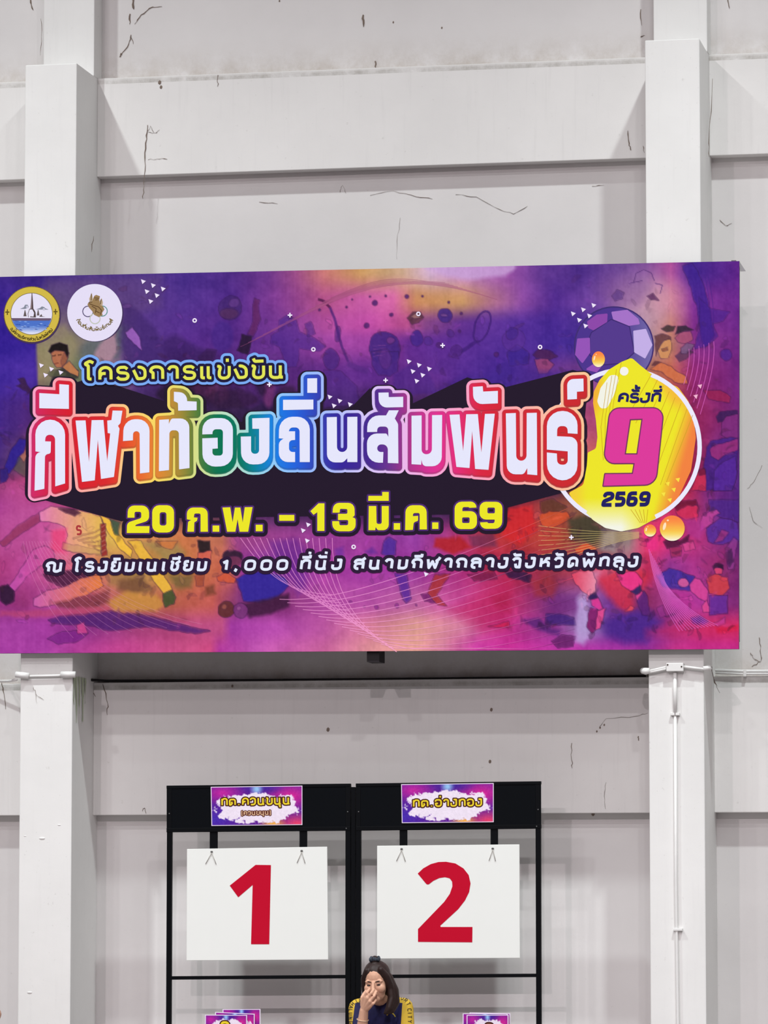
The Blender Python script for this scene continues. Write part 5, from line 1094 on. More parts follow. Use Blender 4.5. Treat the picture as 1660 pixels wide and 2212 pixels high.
# ------------------------------------------------------------------ the two black display stands
YS = -0.56
M_blk = mat('black_powder_coat', (6, 8, 12), 0.5, 0.08, noise=0.15, scale=40)
M_blk2 = mat('black_panel', (5, 8, 13), 0.55, 0.07, noise=0.2, scale=60)
M_scr = mat('bare_steel', (150, 150, 150), 0.35, 0.5, 0.6)
def stand(px0, px1, top0, top1, hb0, hb1, straps, rail, label):
    """px of the outer edges, top edge, header bottom edge (left/right), strap spans, rail y (left/right)"""
    cx = (unp(px0, 1750, YS)[0]+unp(px1, 1750, YS)[0])/2
    r = empty('display_stand', (cx, YS, 0)); tag(r, label, 'stand', 'black display stands under the banner')
    slab('header_panel', [unp(px0, top0, YS), unp(px1, top1, YS), unp(px1, hb1, YS), unp(px0, hb0, YS)], YS, YS+0.012, M_blk2, r, 0.002)
    slab('header_rail', [unp(px0, hb0-9, YS), unp(px1, hb1-9, YS), unp(px1, hb1, YS), unp(px0, hb0, YS)], YS-0.004, YS+0.03, M_blk, r, 0.002)
    slab('header_rail', [unp(px0, top0, YS), unp(px1, top1, YS), unp(px1, top1+7, YS), unp(px0, top0+7, YS)], YS-0.004, YS+0.03, M_blk, r, 0.002)
    for a, b in ((px0, px0+10.5), (px1-11, px1)):
        xa = unp(a, 1950, YS)[0]; xb = unp(b, 1950, YS)[0]; zt = unp((a+b)/2, (top0 if a == px0 else top1)+3, YS)[1]
        box('post', xa, xb, YS-0.002, YS+0.03, 0.03, zt, M_blk, r, 0.002)
        f = box('foot', xa, xb, YS-0.28, YS+0.25, 0.0, 0.03, M_blk, r, 0.004)
    for a, b in straps:
        xa, z1 = unp(a, 1790, YS); xb = unp(b, 1790, YS)[0]; z0 = unp(a, 1870, YS)[1]
        box('hanger_strap', xa, xb, YS+0.004, YS+0.012, z0, z1, M_blk, r)
    slab('rail', [unp(px0+8, rail[0]-3.8, YS), unp(px1-8, rail[1]-3.8, YS), unp(px1-8, rail[1]+3.8, YS), unp(px0+8, rail[0]+3.8, YS)], YS, YS+0.025, M_blk, r, 0.002)
    zs = 0.42
    box('card_ledge', unp(px0+9, 2200, YS)[0], unp(px1-9, 2200, YS)[0], YS-0.07, YS+0.02, zs-0.02, zs, M_blk, r, 0.003)
    for px, py in ((px0+6, (hb0+top0)/2+10), (px1-6, (hb1+top1)/2+10), (px1-9, hb1-5)):
        bm = bmesh.new(); bmesh.ops.create_icosphere(bm, subdivisions=1, radius=0.0045); bmesh.ops.translate(bm, verts=bm.verts, vec=P3(px, py, YS-0.003)); bm_obj('screw', bm, M_scr, r)
    return r
stand(360, 757.5, 1697, 1692.6, 1798, 1794.5, ((453, 470), (647, 663.5)), (2112.6, 2109.6), 'black metal display stand on the left holding the number 1 board')
stand(769, 1169, 1692.4, 1687.5, 1794.5, 1790, ((863.4, 880), (1060, 1076)), (2109.6, 2107), 'black metal display stand on the right holding the number 2 board')
# joining bar between the stands
jb = box('joining_bar', unp(758.6, 1900, YS)[0], unp(767.8, 1900, YS)[0], YS+0.0, YS+0.03, 0.0, unp(762, 1700, YS)[1], M_blk, None, 0.002)
tag(jb, 'narrow black upright bar wedged between the two display stands', 'bar')

# ------------------------------------------------------------------ number boards
M_brd = mat('white_corrugated_board', (238, 240, 236), 0.55, 0.3, noise=0.012, scale=8)
M_str = mat('thin_cord', (176, 172, 166), 0.8)
YN = YS-0.022
N1 = [(520, 552), (793, 333), (955, 335), (937, 1170), (745, 1170), (762, 545), (610, 675)]
N2 = [(502, 425), (560, 370), (640, 325), (720, 303), (800, 300), (900, 318), (985, 370), (1040, 440), (1060, 530), (1045, 620), (1000, 710), (930, 800), (740, 975), (745, 988), (1080, 988), (1078, 1150), (505, 1145), (505, 1010), (780, 725), (840, 640), (868, 560), (865, 510), (840, 475), (790, 463), (730, 472), (670, 500), (605, 550)]
def number_board(corners, num, o, hooks, label):
    c = [unp(*p, YN) for p in corners]
    r = empty('number_board', ((c[0][0]+c[1][0])/2, YN, c[3][1])); tag(r, label, 'board', 'white number boards')
    slab('panel', c, YN, YN+0.012, M_brd, r, 0.002)
    pts = tr(num, *o)
    if len(pts) > 10: pts = fil([p+(5.0,) if 0 < i < 12 or i > 17 else p for i, p in enumerate(pts)], 3)
    ink('numeral', [pts], (196, 14, 46), YN-0.0012, r)
    for (x, y), dx in hooks:
        bm = bmesh.new(); bmesh.ops.create_icosphere(bm, subdivisions=2, radius=0.007); bmesh.ops.scale(bm, verts=bm.verts, vec=(1.2, .6, .9)); bmesh.ops.translate(bm, verts=bm.verts, vec=P3(x, y, YN-0.003)); bm_obj('grommet', bm, mat('grommet', (84, 84, 82), 0.4, 0.5), r)
        for sx, ey in ((-dx, 26), (dx*.75, 27)):
            tube('cord', [P3(x, y+2, YN-0.004), P3(x+sx, y+ey, YN-0.003)], 0.0022, M_str, r, 5)
    return r
ZN1 = (390, 1800, 4.882); ZN2 = (800, 1800, 4.882)
number_board([(404, 1834), (707, 1829), (709.4, 2073), (403, 2075)], N1, ZN1, (((457.5, 1840), 13), ((652, 1838), 10)), 'white rectangular board showing a large red figure one')
number_board([(815, 1827), (1122.6, 1824), (1123.8, 2069.5), (814.6, 2071)], N2, ZN2, (((868, 1834), 11), ((1065, 1833), 8)), 'white rectangular board showing a large red figure two')

# ------------------------------------------------------------------ colourful printed signs and cards
def splash_print(name, q, y, parent, n=170, seed=1, cloud=True, mag=1.0):
    """purple to magenta splash with a ragged white cloud; q: photo px corners TL, TR, BR, BL"""
    m = max(12, int(n*abs(q[3][1]-q[0][1])/abs(q[1][0]-q[0][0])))
    u, v = np.meshgrid(np.linspace(0, 1, n), np.linspace(0, 1, m))
    x = (q[0][0]*(1-u)+q[1][0]*u)*(1-v)+(q[3][0]*(1-u)+q[2][0]*u)*v
    yy_ = (q[0][1]*(1-u)+q[1][1]*u)*(1-v)+(q[3][1]*(1-u)+q[2][1]*u)*v
    def nz(cx, cy, sd):
        r = np.random.RandomState(sd).rand(cy+2, cx+2); a = u*cx; b = v*cy; i = a.astype(int); j = b.astype(int); a = a-i; b = b-j
        a = a*a*(3-2*a); b = b*b*(3-2*b)
        return (r[j, i]*(1-a)+r[j, i+1]*a)*(1-b)+(r[j+1, i]*(1-a)+r[j+1, i+1]*a)*b-.5
    N = nz(9, 5, seed)*.8+nz(22, 11, seed+1)*.55+nz(60, 28, seed+2)*.45
    lerp = lambda a, b, f: a*(1-f[..., None])+np.array(b, float)*f[..., None]
    sm = lambda a, e0, e1: np.clip((a-e0)/(e1-e0), 0, 1)
    c = np.zeros(u.shape+(3,))+np.array((98, 34, 150.))
    c = lerp(c, (206, 40, 150), sm(np.hypot((u-.88)*1.6, (v-.25)*1.3)*-1, -.55, -.05))
    c = lerp(c, (190, 40, 160), sm(np.hypot((u-.12)*1.8, (v-.15)*1.6)*-1, -.5, -.05))
    c = lerp(c, (72, 44, 172), sm(np.hypot((u-.0)*1.4, (v-.85)*1.2)*-1, -.55, -.05)); c = lerp(c, (66, 36, 150), sm(np.hypot((u-.55)*1.6, (v-.02)*2.2)*-1, -.45, -.05))
    c = lerp(c, (238, 70, 110), sm(np.hypot((u-.95)*1.8, (v-1.0)*1.4)*-1, -.5, -.02)); c = lerp(c, (240, 170, 70), sm(np.hypot((u-.68)*3.0, (v-1.0)*2.4)*-1, -.5, -.1))
    c = lerp(c, (150, 196, 240), sm(np.hypot((u-.5)*7, (v-.06)*3)*-1, -.6, -.1))
    if cloud:
        d = 1.0-np.maximum(np.abs(u-.5)/.46, 0)**2.2-(np.abs(v-.55)/.42)**2.4+N*.75
        c = lerp(c, (240, 228, 244), sm(d, .0, .14))
    c = np.clip(c+nz(80, 40, seed+7)[..., None]*12, 6, 252)
    ii_ = np.arange(m*n).reshape(m, n)
    Q_ = np.stack([ii_[:-1, :-1], ii_[1:, :-1], ii_[1:, 1:], ii_[:-1, 1:]], -1).reshape(-1, 4)
    return ink_mesh(name, np.stack([x.ravel(), yy_.ravel()], -1), None, c.reshape(-1, 3), y, parent, Q_)
def inset(q, d): return [(q[0][0]+d, q[0][1]+d), (q[1][0]-d, q[1][1]+d), (q[2][0]-d, q[2][1]-d), (q[3][0]+d, q[3][1]-d)]
M_pap = mat('sign_white_margin', (236, 222, 242), 0.5, 0.3)
YG = YS-0.0075
def name_sign(q, label, lines):
    c = [unp(*p, YG) for p in q]
    r = empty('name_sign', ((c[0][0]+c[1][0])/2, YG, c[3][1])); tag(r, label, 'sign', 'name signs on the display stands')
    slab('sign_board', c, YG, YG+0.0034, M_pap, r)
    pr = splash_print('sign_print', inset(q, 1.6), YG-0.0006, r, 190, 31)
    for t, a, w, oc, fc, r_ in lines:
        ink('sign_outline', strokes_to_polys(text_strokes(t, *a), w), oc, YG-0.0011, pr, r=r_, cell=.5, run=99)
        letters_ink('sign_letter', t, a, w, fc, YG-0.0016, pr, .4)
BR = (74, 34, 30)
name_sign([(455.5, 1699.6), (653.5, 1697), (653.5, 1782), (457, 1784)], 'purple and white team name sign with two lines of yellow writing',
          [('ทต.ควนขนุน', (477, 1741, 627, 1738, 17, 3.3, 0, .2), 3.3, BR, (240, 214, 50), 2.6), ('(ควนขนุน)', (521, 1761.5, 586, 1760, 9, 1.7, 0, .2), 1.7, (96, 46, 36), (226, 188, 150), 1.8)])
name_sign([(867, 1694), (1067, 1691.5), (1067, 1776), (868.5, 1778)], 'purple and white team name sign with a single line of yellow writing',
          [('ทต.อ่างทอง', (891, 1744, 1042, 1741.5, 17, 3.3, 0, .2), 3.3, BR, (238, 212, 50), 2.6)])
def card(q, y, label, seed, group, text=None, bare=False):
    """a score card standing on the ledge; q: TL, TR px; it goes on below the frame"""
    zb = 0.42; (x0, z0), (x1, z1) = unp(*q[0], y), unp(*q[1], y)
    r = empty('score_card', ((x0+x1)/2, y, zb)); tag(r, label, 'card', group)
    slab('card_board', [(x0, z0), (x1, z1), (x1, zb), (x0, zb)], y, y+0.004, M_pap, r)
    qq = [(q[0][0]+2, q[0][1]+1.6), (q[1][0]-2, q[1][1]+1.6), (q[1][0]-2, q[1][1]+62), (q[0][0]+2, q[0][1]+62)]
    pr = splash_print('card_print', qq, y-0.0006, r, 70, seed, not bare)
    if text:
        a = text; ink('card_outline', strokes_to_polys(text_strokes(a[0], *a[1]), a[2]), BR, y-0.0011, pr, r=2.6, cell=.6, run=99)
        letters_ink('card_letter', a[0], a[1], a[2], a[3], y-0.0016, pr, .5)
GL, GR_ = 'left stack of score cards', 'right stack of score cards'
card([(481, 2180), (563, 2179.6)], YS-0.012, 'dark purple card at the back of the stack under the number 1 board', 51, GL, bare=True)
card([(465, 2186), (550.5, 2190)], YS-0.024, 'slanting purple card in the middle of the stack under the number 1 board', 61, GL)
card([(443, 2192), (534, 2192.4)], YS-0.036, 'front purple card with yellow writing in the stack under the number 1 board', 71, GL, ('อ', (476, 2230, 496, 2230, 24, 5, 0, .1), 5, (240, 214, 50)))
card([(1015, 2187), (1103, 2189)], YS-0.012, 'white-edged card at the back of the stack under the number 2 board', 81, GR_)
card([(1000, 2189), (1097, 2189.5)], YS-0.024, 'purple card in the middle of the stack under the number 2 board', 91, GR_, bare=True)
card([(1008.5, 2192.5), (1099, 2192)], YS-0.036, 'front purple card with a white splash in the stack under the number 2 board', 101, GR_, ('ว', (1048, 2226, 1066, 2226, 16, 4, 0, .1), 4, (120, 80, 60)))

# ------------------------------------------------------------------ people
M_skin = mat('skin', (212, 164, 138), 0.55, 0.35, noise=0.05, scale=60)
M_hair = mat('dark_brown_hair', (44, 29, 27), 0.5, 0.3, noise=0.5, scale=90)
M_brow = mat('brow_hair', (56, 38, 34), 0.7)
M_eye = mat('eye_dark', (52, 36, 32), 0.3, 0.5)
M_lip = mat('lip', (176, 104, 96), 0.45)
M_nail = mat('nail', (226, 182, 160), 0.3)
def ell(bm, c, r, rot=None, sub=3):
    M = Matrix.Translation(Vector(c)) @ (rot.to_4x4() if rot is not None else Matrix.Identity(4)) @ Matrix.Diagonal((*r, 1))
    bmesh.ops.create_icosphere(bm, subdivisions=sub, radius=1.0, matrix=M)
def cap(bm, pts, rad, seg=14):
    """rounded tapering limb through pts"""
    pts = [Vector(p) for p in pts]
    P = []; R = []
    for i in range(len(pts)-1):
        for k in range(5):
            t = k/5; P.append(pts[i].lerp(pts[i+1], t)); R.append(rad[i]+(rad[i+1]-rad[i])*t)
    P.append(pts[-1]); R.append(rad[-1])
    add_tube(bm, P, R, seg)
    for p, r in ((pts[0], rad[0]), (pts[-1], rad[-1])): ell(bm, p, (r, r, r), None, 2)
    for p, r in zip(pts[1:-1], rad[1:-1]): ell(bm, p, (r, r, r), None, 2)
def fused(name, bm, m, parent, voxel, smooth=4):
    o = bm_obj(name, bm, m, parent)
    r = o.modifiers.new('fuse', 'REMESH'); r.mode = 'VOXEL'; r.voxel_size = voxel; r.use_smooth_shade = True
    s = o.modifiers.new('soften', 'SMOOTH'); s.factor = 0.5; s.iterations = smooth
    return o
def head_parts(bm, C, R):
    """skull, face and neck stub about head centre C with orientation R (x right, -y forward, z up)"""
    E = lambda c, r, a=None: ell(bm, C+R @ Vector(c), r, R if a is None else R @ a)
    E((0, .012, .03), (.074, .092, .086)); E((0, -.032, -.025), (.064, .056, .088)); E((0, -.06, -.09), (.034, .03, .03)); E((0, -.03, -.07), (.055, .045, .05))
    for s in (-1, 1):
        E((s*.036, -.058, -.03), (.03, .03, .032)); E((s*.03, -.068, .014), (.026, .010, .012)); E((s*.012, -.103, -.036), (.009, .009, .008)); E((s*.074, .01, -.02), (.008, .019, .03))
    cap(bm, [C+R @ Vector((0, -.088, .008)), C+R @ Vector((0, -.108, -.03))], [.009, .0125], 10)
    E((0, -.092, -.062), (.025, .009, .006)); E((0, -.09, -.074), (.02, .009, .007))

# --- the seated woman
YP = -1.38
def Q(u, v, y): return P3(735+u/9.765, 2050+v/9.765, y)
HC = Q(770, 690, YP)
HR = Matrix.Rotation(math.radians(-13), 3, 'Z') @ Matrix.Rotation(math.radians(9), 3, 'X') @ Matrix.Rotation(math.radians(-3), 3, 'Y')
HR = Matrix.Rotation(math.radians(11), 3, 'Z') @ HR        # she faces the camera side of the hall
HR = Matrix.Rotation(math.radians(-24), 3, 'Z') @ Matrix.Rotation(math.radians(8), 3, 'X') @ Matrix.Rotation(math.radians(-2), 3, 'Y') if False else HR
hipx = Q(800, 1500, -1.0).x
woman = empty('person', (hipx, -1.05, 0))
tag(woman, 'seated person in a navy and yellow sports shirt holding a hand to the nose', 'person')
sR, sL = Q(385, 1255, -1.19), Q(1338, 1235, -1.19)
eR, eL = Q(395, 2330, -1.44), Q(1450, 2300, -1.33)
wR = Q(505, 1290, -1.505)
neck = Q(810, 1010, -1.21); chest = Q(815, 1480, -1.20)
waist = Vector((hipx, -1.08, .64)); hip = Vector((hipx, -1.02, .52))
kR, kL = Vector((hipx-.15, -1.46, .50)), Vector((hipx+.16, -1.44, .50))
fR, fL = Vector((hipx-.15, -1.40, .07)), Vector((hipx+.17, -1.36, .07))
wL = Vector((hipx+.02, -1.47, .56))
def torso(bm, g):
    cap(bm, [sR+Vector((.01, 0, 0)), Q(640, 1120, -1.2), Q(985, 1105, -1.2), sL+Vector((-.01, 0, 0))], [.05+g, .046+g, .046+g, .05+g])
    ell(bm, chest+Vector((0, .01, .02)), (.155+g, .105+g, .15+g)); ell(bm, (chest+waist)/2, (.145+g, .10+g, .16+g)); ell(bm, waist, (.14+g, .105+g, .14+g)); ell(bm, hip, (.17+g, .13+g, .11+g))
def upper_arms(bm, g, k=1.0):
    cap(bm, [sR, sR.lerp(eR, .5*k), sR.lerp(eR, k)], [.052+g, .046+g, .04+g]); cap(bm, [sL, sL.lerp(eL, .5*k), sL.lerp(eL, k)], [.052+g, .046+g, .04+g])
bm = bmesh.new()
head_parts(bm, HC, HR)
cap(bm, [HC+HR @ Vector((0, .03, -.05)), HC+HR @ Vector((0, .045, -.1)), neck+Vector((0, .01, -.01))], [.056, .052, .056])
torso(bm, -.006); upper_arms(bm, -.004)
cap(bm, [eR, eR.lerp(wR, .3), wR], [.039, .041, .027]); cap(bm, [eL, eL.lerp(wL, .35), wL], [.039, .039, .026])
# right hand: palm, four fingers of their own length, thumb behind
kn = [Q(520, 1010, -1.535), Q(585, 1035, -1.546), Q(632, 1105, -1.546), Q(645, 1195, -1.536)]
for p, r in zip(kn, (.0145, .015, .0145, .0125)): cap(bm, [wR.lerp(p, .1), wR.lerp(p, .55), p], [.022, .018, r], 10)
for a, m_, t, r in ((kn[0], Q(565, 925, -1.545), Q(622, 845, -1.522), .0108), (kn[1], Q(660, 930, -1.552), Q(712, 852, -1.524), .0100), (kn[2], Q(716, 1000, -1.550), Q(766, 895, -1.520), .0098), (kn[3], Q(705, 1150, -1.546), Q(756, 1078, -1.522), .0090)):
    cap(bm, [a, m_, t], [r*1.1, r, r*.82], 10)
cap(bm, [wR.lerp(kn[0], .35)+Vector((-.012, .012, 0)), Q(470, 1030, -1.51), Q(505, 950, -1.495), Q(548, 885, -1.490)], [.016, .0135, .011, .009], 10)
# left hand in the lap
hb = wL+Vector((-.02, -.03, -.005))
cap(bm, [wL, hb, hb+Vector((-.03, -.03, 0))], [.026, .028, .024])
for k in range(4): cap(bm, [hb+Vector((-.035+.018*k, -.045, .0)), hb+Vector((-.05+.018*k, -.085, -.004)), hb+Vector((-.055+.018*k, -.11+.006*abs(k-1.5), -.02))], [.0098, .009, .0075], 8)
cap(bm, [hb+Vector((.02, -.01, .01)), hb+Vector((.035, -.05, .005)), hb+Vector((.025, -.075, 0))], [.012, .0105, .009], 8)
for k_, f_, s in ((kR, fR, -1), (kL, fL, 1)):
    cap(bm, [hip+Vector((s*.09, 0, -.01)), k_], [.075, .052]); cap(bm, [k_, k_.lerp(f_, .35), f_], [.05, .05, .032]); cap(bm, [f_+Vector((0, .02, -.03)), f_+Vector((0, -.13, -.045))], [.03, .022])
body = fused('body', bm, M_skin, woman, 0.0033, 2)
# face details
def hp(c): return HC+HR @ Vector(c)
for s in (-1, 1):
    bm = bmesh.new(); ell(bm, hp((s*.031, -.0790, -.009)), (.0118, .006, .0040), HR, 2); bm_obj('eye', bm, M_eye, woman, True)
    bm = bmesh.new(); add_tube(bm, [hp((s*.046, -.0715, -.0045)), hp((s*.033, -.0815, -.0025)), hp((s*.018, -.0850, -.006))], [.0014, .0026, .0016], 6); bm_obj('eyelash', bm, M_brow, woman, True)
    bm = bmesh.new(); add_tube(bm, [hp((s*.053, -.058, .009)), hp((s*.040, -.0735, .0155)), hp((s*.026, -.0825, .0155)), hp((s*.013, -.0852, .0115))], [.0014, .0030, .0036, .0026], 6); bm_obj('eyebrow', bm, M_brow, woman, True)
bm = bmesh.new(); ell(bm, hp((0, -.0985, -.0625)), (.022, .005, .005), HR, 2); ell(bm, hp((0, -.0965, -.0735)), (.019, .006, .006), HR, 2); bm_obj('lips', bm, M_lip, woman, True)
bm = bmesh.new(); ell(bm, hp((.079, .0, -.046)), (.007, .006, .009), HR, 2); bm_obj('earring', bm, mat('pearl_green', (206, 210, 184), 0.3, 0.5), woman, True)
# hair
bm = bmesh.new()
ell(bm, hp((0, .022, .04)), (.084, .096, .09), HR)
ell(bm, hp((0, .05, -.03)), (.08, .07, .09), HR)
cap(bm, [hp((.045, -.05, .082)), hp((.076, -.03, .03)), hp((.088, -.012, -.04)), hp((.092, -.02, -.10)), hp((.076, -.045, -.155)), hp((.05, -.058, -.185))], [.018, .021, .024, .026, .022, .01])
cap(bm, [hp((.07, .02, .02)), hp((.098, .01, -.06)), hp((.105, .0, -.13)), hp((.085, -.03, -.175)), hp((.06, -.05, -.19))], [.03, .034, .03, .022, .008])
cap(bm, [hp((-.045, -.048, .08)), hp((-.074, -.026, .03)), hp((-.082, -.005, -.05)), hp((-.085, .01, -.11))], [.016, .016, .015, .006])
cap(bm, [hp((0, .02, .12)), hp((.002, .0, .138))], [.03, .024])
fused('hair', bm, M_hair, woman, 0.005, 2)
M_scrn = mat('printed_scrunchie', (52, 58, 68), 0.7, 0.2, noise=2.2, scale=70)
bm = bmesh.new()
for k in range(12):
    a = 2*math.pi*k/12; ell(bm, hp((.026*math.cos(a), .004+.02*math.sin(a), .139+.004*math.sin(3*a))), (.012, .011, .012+.003*(k % 2)), HR, 2)
ell(bm, hp((0, .003, .147)), (.022, .018, .010), HR, 2)
fused('scrunchie', bm, M_scrn, woman, 0.004, 1)
# shirt: navy with yellow shoulder and sleeve panels
def shirt_mat():
    m = bpy.data.materials.new('team_shirt'); m.use_nodes = True; nt = m.node_tree; N = nt.nodes; L = nt.links; b = N['Principled BSDF']
    b.inputs['Roughness'].default_value = 0.7; b.inputs['Specular IOR Level'].default_value = 0.2
    tc = N.new('ShaderNodeTexCoord'); sx = N.new('ShaderNodeSeparateXYZ'); L.new(tc.outputs['Object'], sx.inputs['Vector'])
    def mth(op, a, b_=None):
        n = N.new('ShaderNodeMath'); n.operation = op
        for i, q in enumerate((a, b_)):
            if q is None: continue
            if isinstance(q, (int, float)): n.inputs[i].default_value = q
            else: L.new(q, n.inputs[i])
        return n.outputs[0]
    off = parent_loc(woman)
    xm = (Q(345, 1400, -1.2).x+Q(1345, 1400, -1.2).x)/2-off.x; hw = (Q(1345, 1400, -1.2).x-Q(345, 1400, -1.2).x)/2
    zl = Q(1250, 1125, -1.2).z-off.z
    ax = mth('ABSOLUTE', mth('SUBTRACT', sx.outputs['X'], xm))
    side = mth('GREATER_THAN', ax, hw); top = mth('GREATER_THAN', mth('ADD', sx.outputs['Z'], mth('MULTIPLY', ax, 0.10)), zl+0.012)
    yel = mth('MAXIMUM', side, top)
    n = N.new('ShaderNodeTexNoise'); n.inputs['Scale'].default_value = 26; L.new(tc.outputs['Object'], n.inputs['Vector'])
    nv = N.new('ShaderNodeMix'); nv.data_type = 'RGBA'; L.new(n.outputs['Fac'], nv.inputs['Factor']); nv.inputs['A'].default_value = (*lin((24, 22, 58)), 1); nv.inputs['B'].default_value = (*lin((44, 44, 92)), 1)
    mx = N.new('ShaderNodeMix'); mx.data_type = 'RGBA'; L.new(yel, mx.inputs['Factor']); L.new(nv.outputs['Result'], mx.inputs['A']); mx.inputs['B'].default_value = (*lin((208, 172, 58)), 1)
    L.new(mx.outputs['Result'], b.inputs['Base Color']); return m
bm = bmesh.new(); torso(bm, .006); upper_arms(bm, .010, .86)
shirt = fused('shirt', bm, shirt_mat(), woman, 0.006, 4)
# lettering down both sleeves, laid onto the cloth
from mathutils.bvhtree import BVHTree
bpy.context.view_layer.update()
SHIRT_BVH = BVHTree.FromObject(shirt, bpy.context.evaluated_depsgraph_get())
def cloth_print(name, polys, rgb):
    """print that lies on the curved cloth: every vertex is set down on the shirt's surface"""
    V, F = field_union(polys, 1e-3, .22, 4)
    off = parent_loc(shirt); pos = []; ok = []
    for x, y in V:
        d = (FW*FPX+RT*(x-IW/2)-UP*(y-IH/2)).normalized()
        h = SHIRT_BVH.ray_cast(CAM-off, d)
        ok.append(h[0] is not None); pos.append(h[0]+h[1]*0.002 if h[0] is not None else Vector((0, 0, 0)))
    F = [f for f in F if all(ok[i] for i in f)]
    if not F: return
    used = sorted({i for f in F for i in f}); m = {i: k for k, i in enumerate(used)}
    me = bpy.data.meshes.new(name); me.from_pydata([tuple(pos[i]) for i in used], [], [tuple(m[i] for i in f) for f in F])
    me.materials.append(mat('shirt_print_%d_%d_%d' % tuple(rgb), rgb, 0.7)); me.update()
    return link(bpy.data.objects.new(name, me), shirt)
def sleeve_text(items, h):
    for ch, u, v, ang in items:
        wd, ls = G[ch]; c, s = math.cos(math.radians(ang)), math.sin(math.radians(ang)); out = []
        for l in ls:
            q = []
            for p in fil_open(l, 3):
                a, b_ = (p[0]-.4)*h*.86, (p[1]-.5)*h
                uu, vv = u+a*c+b_*s, v+a*s-b_*c
                # the print hangs in a plane before the shirt: same spot as seen on the cloth
                q.append((735+uu/9.765, 2050+vv/9.765))
            out.append(q)
        cloth_print('sleeve_letter', strokes_to_polys(out, 1.5, n=6), (74, 62, 36))
sleeve_text((('S', 1180, 985, 18), ('P', 1248, 1008, 22), ('O', 1318, 1035, 30), ('R', 1385, 1085, 48), ('T', 1440, 1160, 62), ('C', 1462, 1285, 84), ('I', 1468, 1370, 88), ('T', 1468, 1435, 90), ('Y', 1470, 1530, 92)), 78)
sleeve_text((('T', 415, 1075, 164), ('T', 345, 1105, 154), ('H', 270, 1160, 130), ('A', 238, 1225, 108), ('L', 226, 1295, 98), ('U', 224, 1370, 92), ('N', 226, 1455, 90), ('G', 234, 1545, 88)), 72)
cloth_print('chest_piping', stroke([(735+u/9.765, 2050+v/9.765) for u, v in ((985, 1400), (1030, 1345), (1080, 1345), (1130, 1375), (1165, 1430))], 2.4), (196, 168, 62))
# wristband
bm = bmesh.new()
ctr = Q(480, 1490, -1.49); dirv = (wR-eR).normalized(); a_ = dirv.cross(Vector((0, 1, 0))).normalized(); b_ = dirv.cross(a_)
ringp = [ctr+(a_*math.cos(t)+b_*math.sin(t))*.0355 for t in [2*math.pi*k/20 for k in range(21)]]
add_tube(bm, ringp, .0024, 6); bm_obj('wristband', bm, mat('beige_cord', (220, 190, 160), 0.6), woman, True)
bm = bmesh.new(); ell(bm, hip, (.185, .145, .115))
for k_, f_, s in ((kR, fR, -1), (kL, fL, 1)):
    cap(bm, [hip+Vector((s*.09, 0, -.01)), k_], [.085, .062]); cap(bm, [k_, f_+Vector((0, 0, .06))], [.06, .045])
fused('trousers', bm, mat('navy_trousers', (30, 30, 52), 0.8), woman, 0.009, 3)
for f_ in (fR, fL):
    bm = bmesh.new(); cap(bm, [f_+Vector((0, .03, -.03)), f_+Vector((0, -.06, -.035)), f_+Vector((0, -.15, -.04))], [.04, .038, .03]); 
    bmesh.ops.scale(bm, verts=bm.verts, vec=(1, 1, .9)); fused('shoe', bm, mat('white_shoe', (214, 214, 214), 0.6), woman, 0.006, 2)
def stool(x, y, label):
    r = empty('stool', (x, y, 0)); tag(r, label, 'stool', 'low plastic stools')
    m = mat('red_plastic', (150, 40, 44), 0.4)
    box('seat', x-.17, x+.17, y-.15, y+.17, .365, .395, m, r, .01)
    for sx in (-1, 1):
        for sy in (-1, 1): tube('leg', [(x+sx*.13, y+sy*.13, .37), (x+sx*.165, y+sy*.165, 0)], [.018, .022], m, r, 8)
stool(hipx, -.99, 'plastic stool under the seated person in the navy shirt')

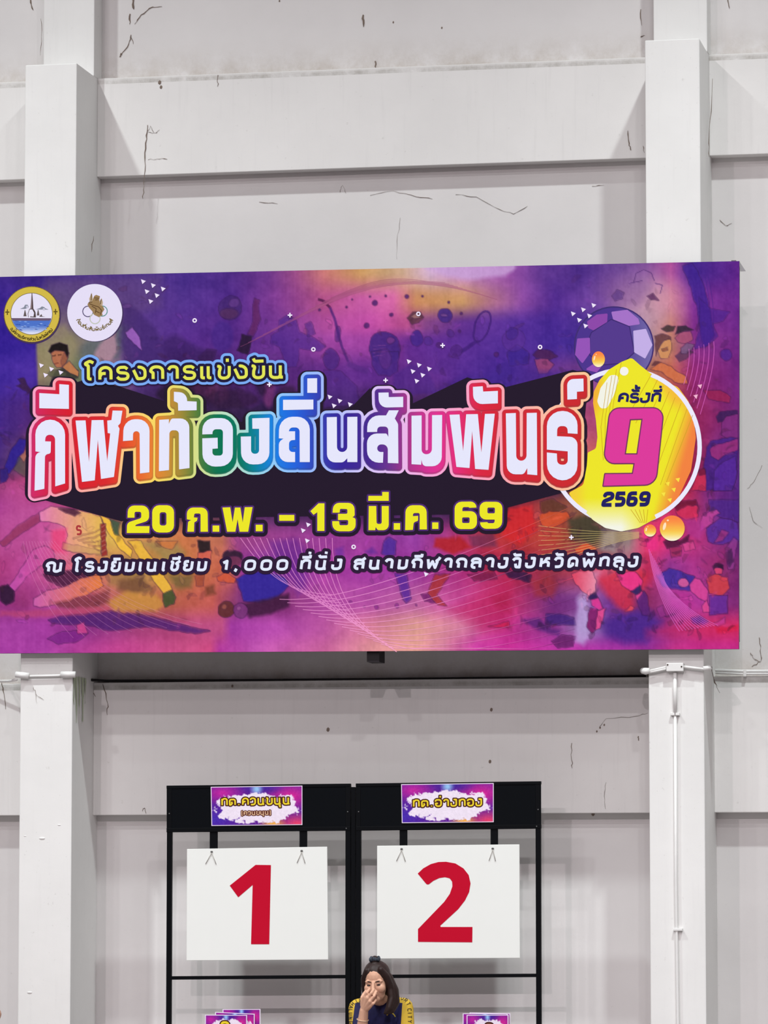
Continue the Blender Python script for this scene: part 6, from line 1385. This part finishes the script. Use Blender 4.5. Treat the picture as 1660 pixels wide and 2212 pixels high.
# --- a second person, only a bare shoulder shows at the left edge of the photograph
px_, pz_ = unp(-7, 2186, -1.25)
lady = empty('person', (px_-.17, -1.1, 0))
tag(lady, 'person at the far left edge with only a bare shoulder in view', 'person')
o_ = Vector((px_, -1.25, pz_))
bm = bmesh.new(); cx_ = px_-.19
ns = Vector((cx_, -1.22, pz_+.05)); HC2 = ns+Vector((0, -.06, .15)); R2 = Matrix.Identity(3)
head_parts(bm, HC2, R2); cap(bm, [HC2+Vector((0, .03, -.05)), ns], [.055, .056])
o2 = o_+Vector((-.38, 0, 0))
cap(bm, [o_+Vector((-.03, 0, -.015)), ns+Vector((.05, 0, -.045)), ns+Vector((-.05, 0, -.045)), o2+Vector((.03, 0, -.015))], [.06, .052, .052, .06])
ell(bm, (cx_, -1.2, pz_-.12), (.155, .11, .17)); ell(bm, (cx_, -1.12, pz_-.32), (.145, .11, .17)); ell(bm, (cx_, -1.06, .52), (.17, .13, .11))
hp2 = Vector((cx_, -1.06, .52))
for s_, so in ((1, o_), (-1, o2)):
    el = so+Vector((s_*.05, -.1, -.29)); wr = Vector((cx_+s_*.07, -1.46, .56))
    cap(bm, [so+Vector((-s_*.045, 0, -.035)), so.lerp(el, .5)+Vector((-s_*.03, 0, 0)), el], [.052, .046, .038]); cap(bm, [el, wr], [.038, .027]); cap(bm, [wr, wr+Vector((-s_*.02, -.06, 0))], [.026, .026])
    for k in range(4): cap(bm, [wr+Vector((-.03+.018*k, -.07, 0)), wr+Vector((-.032+.018*k, -.11, -.005)), wr+Vector((-.032+.018*k, -.14, -.02))], [.0095, .009, .0075], 8)
    cap(bm, [wr+Vector((s_*-.03, -.02, .01)), wr+Vector((s_*-.045, -.06, .01)), wr+Vector((s_*-.035, -.085, .0))], [.012, .0105, .009], 8)
    kk = Vector((cx_+s_*.14, -1.46, .5)); ff = Vector((cx_+s_*.15, -1.42, .07))
    cap(bm, [hp2+Vector((s_*.09, 0, 0)), kk], [.078, .054]); cap(bm, [kk, ff], [.05, .033]); cap(bm, [ff+Vector((0, .02, -.03)), ff+Vector((0, -.13, -.045))], [.03, .022])
fused('body', bm, M_skin, lady, 0.007, 3)
bm = bmesh.new(); ell(bm, (cx_, -1.2, pz_-.13), (.166, .12, .165)); ell(bm, (cx_, -1.12, pz_-.32), (.156, .12, .17)); ell(bm, (cx_, -1.06, .52), (.182, .142, .118)); fused('vest', bm, mat('grey_vest', (120, 122, 130), 0.8), lady, .008, 3)
bm = bmesh.new(); ell(bm, HC2+Vector((0, .022, .04)), (.084, .096, .09)); ell(bm, HC2+Vector((0, .05, -.03)), (.08, .07, .09)); fused('hair', bm, M_hair, lady, .007, 2)
for s in (-1, 1):
    bm = bmesh.new(); ell(bm, HC2+Vector((s*.031, -.0845, -.009)), (.0125, .006, .0042), None, 2); bm_obj('eye', bm, M_eye, lady, True)
stool(cx_, -1.03, 'plastic stool under the person at the far left edge')
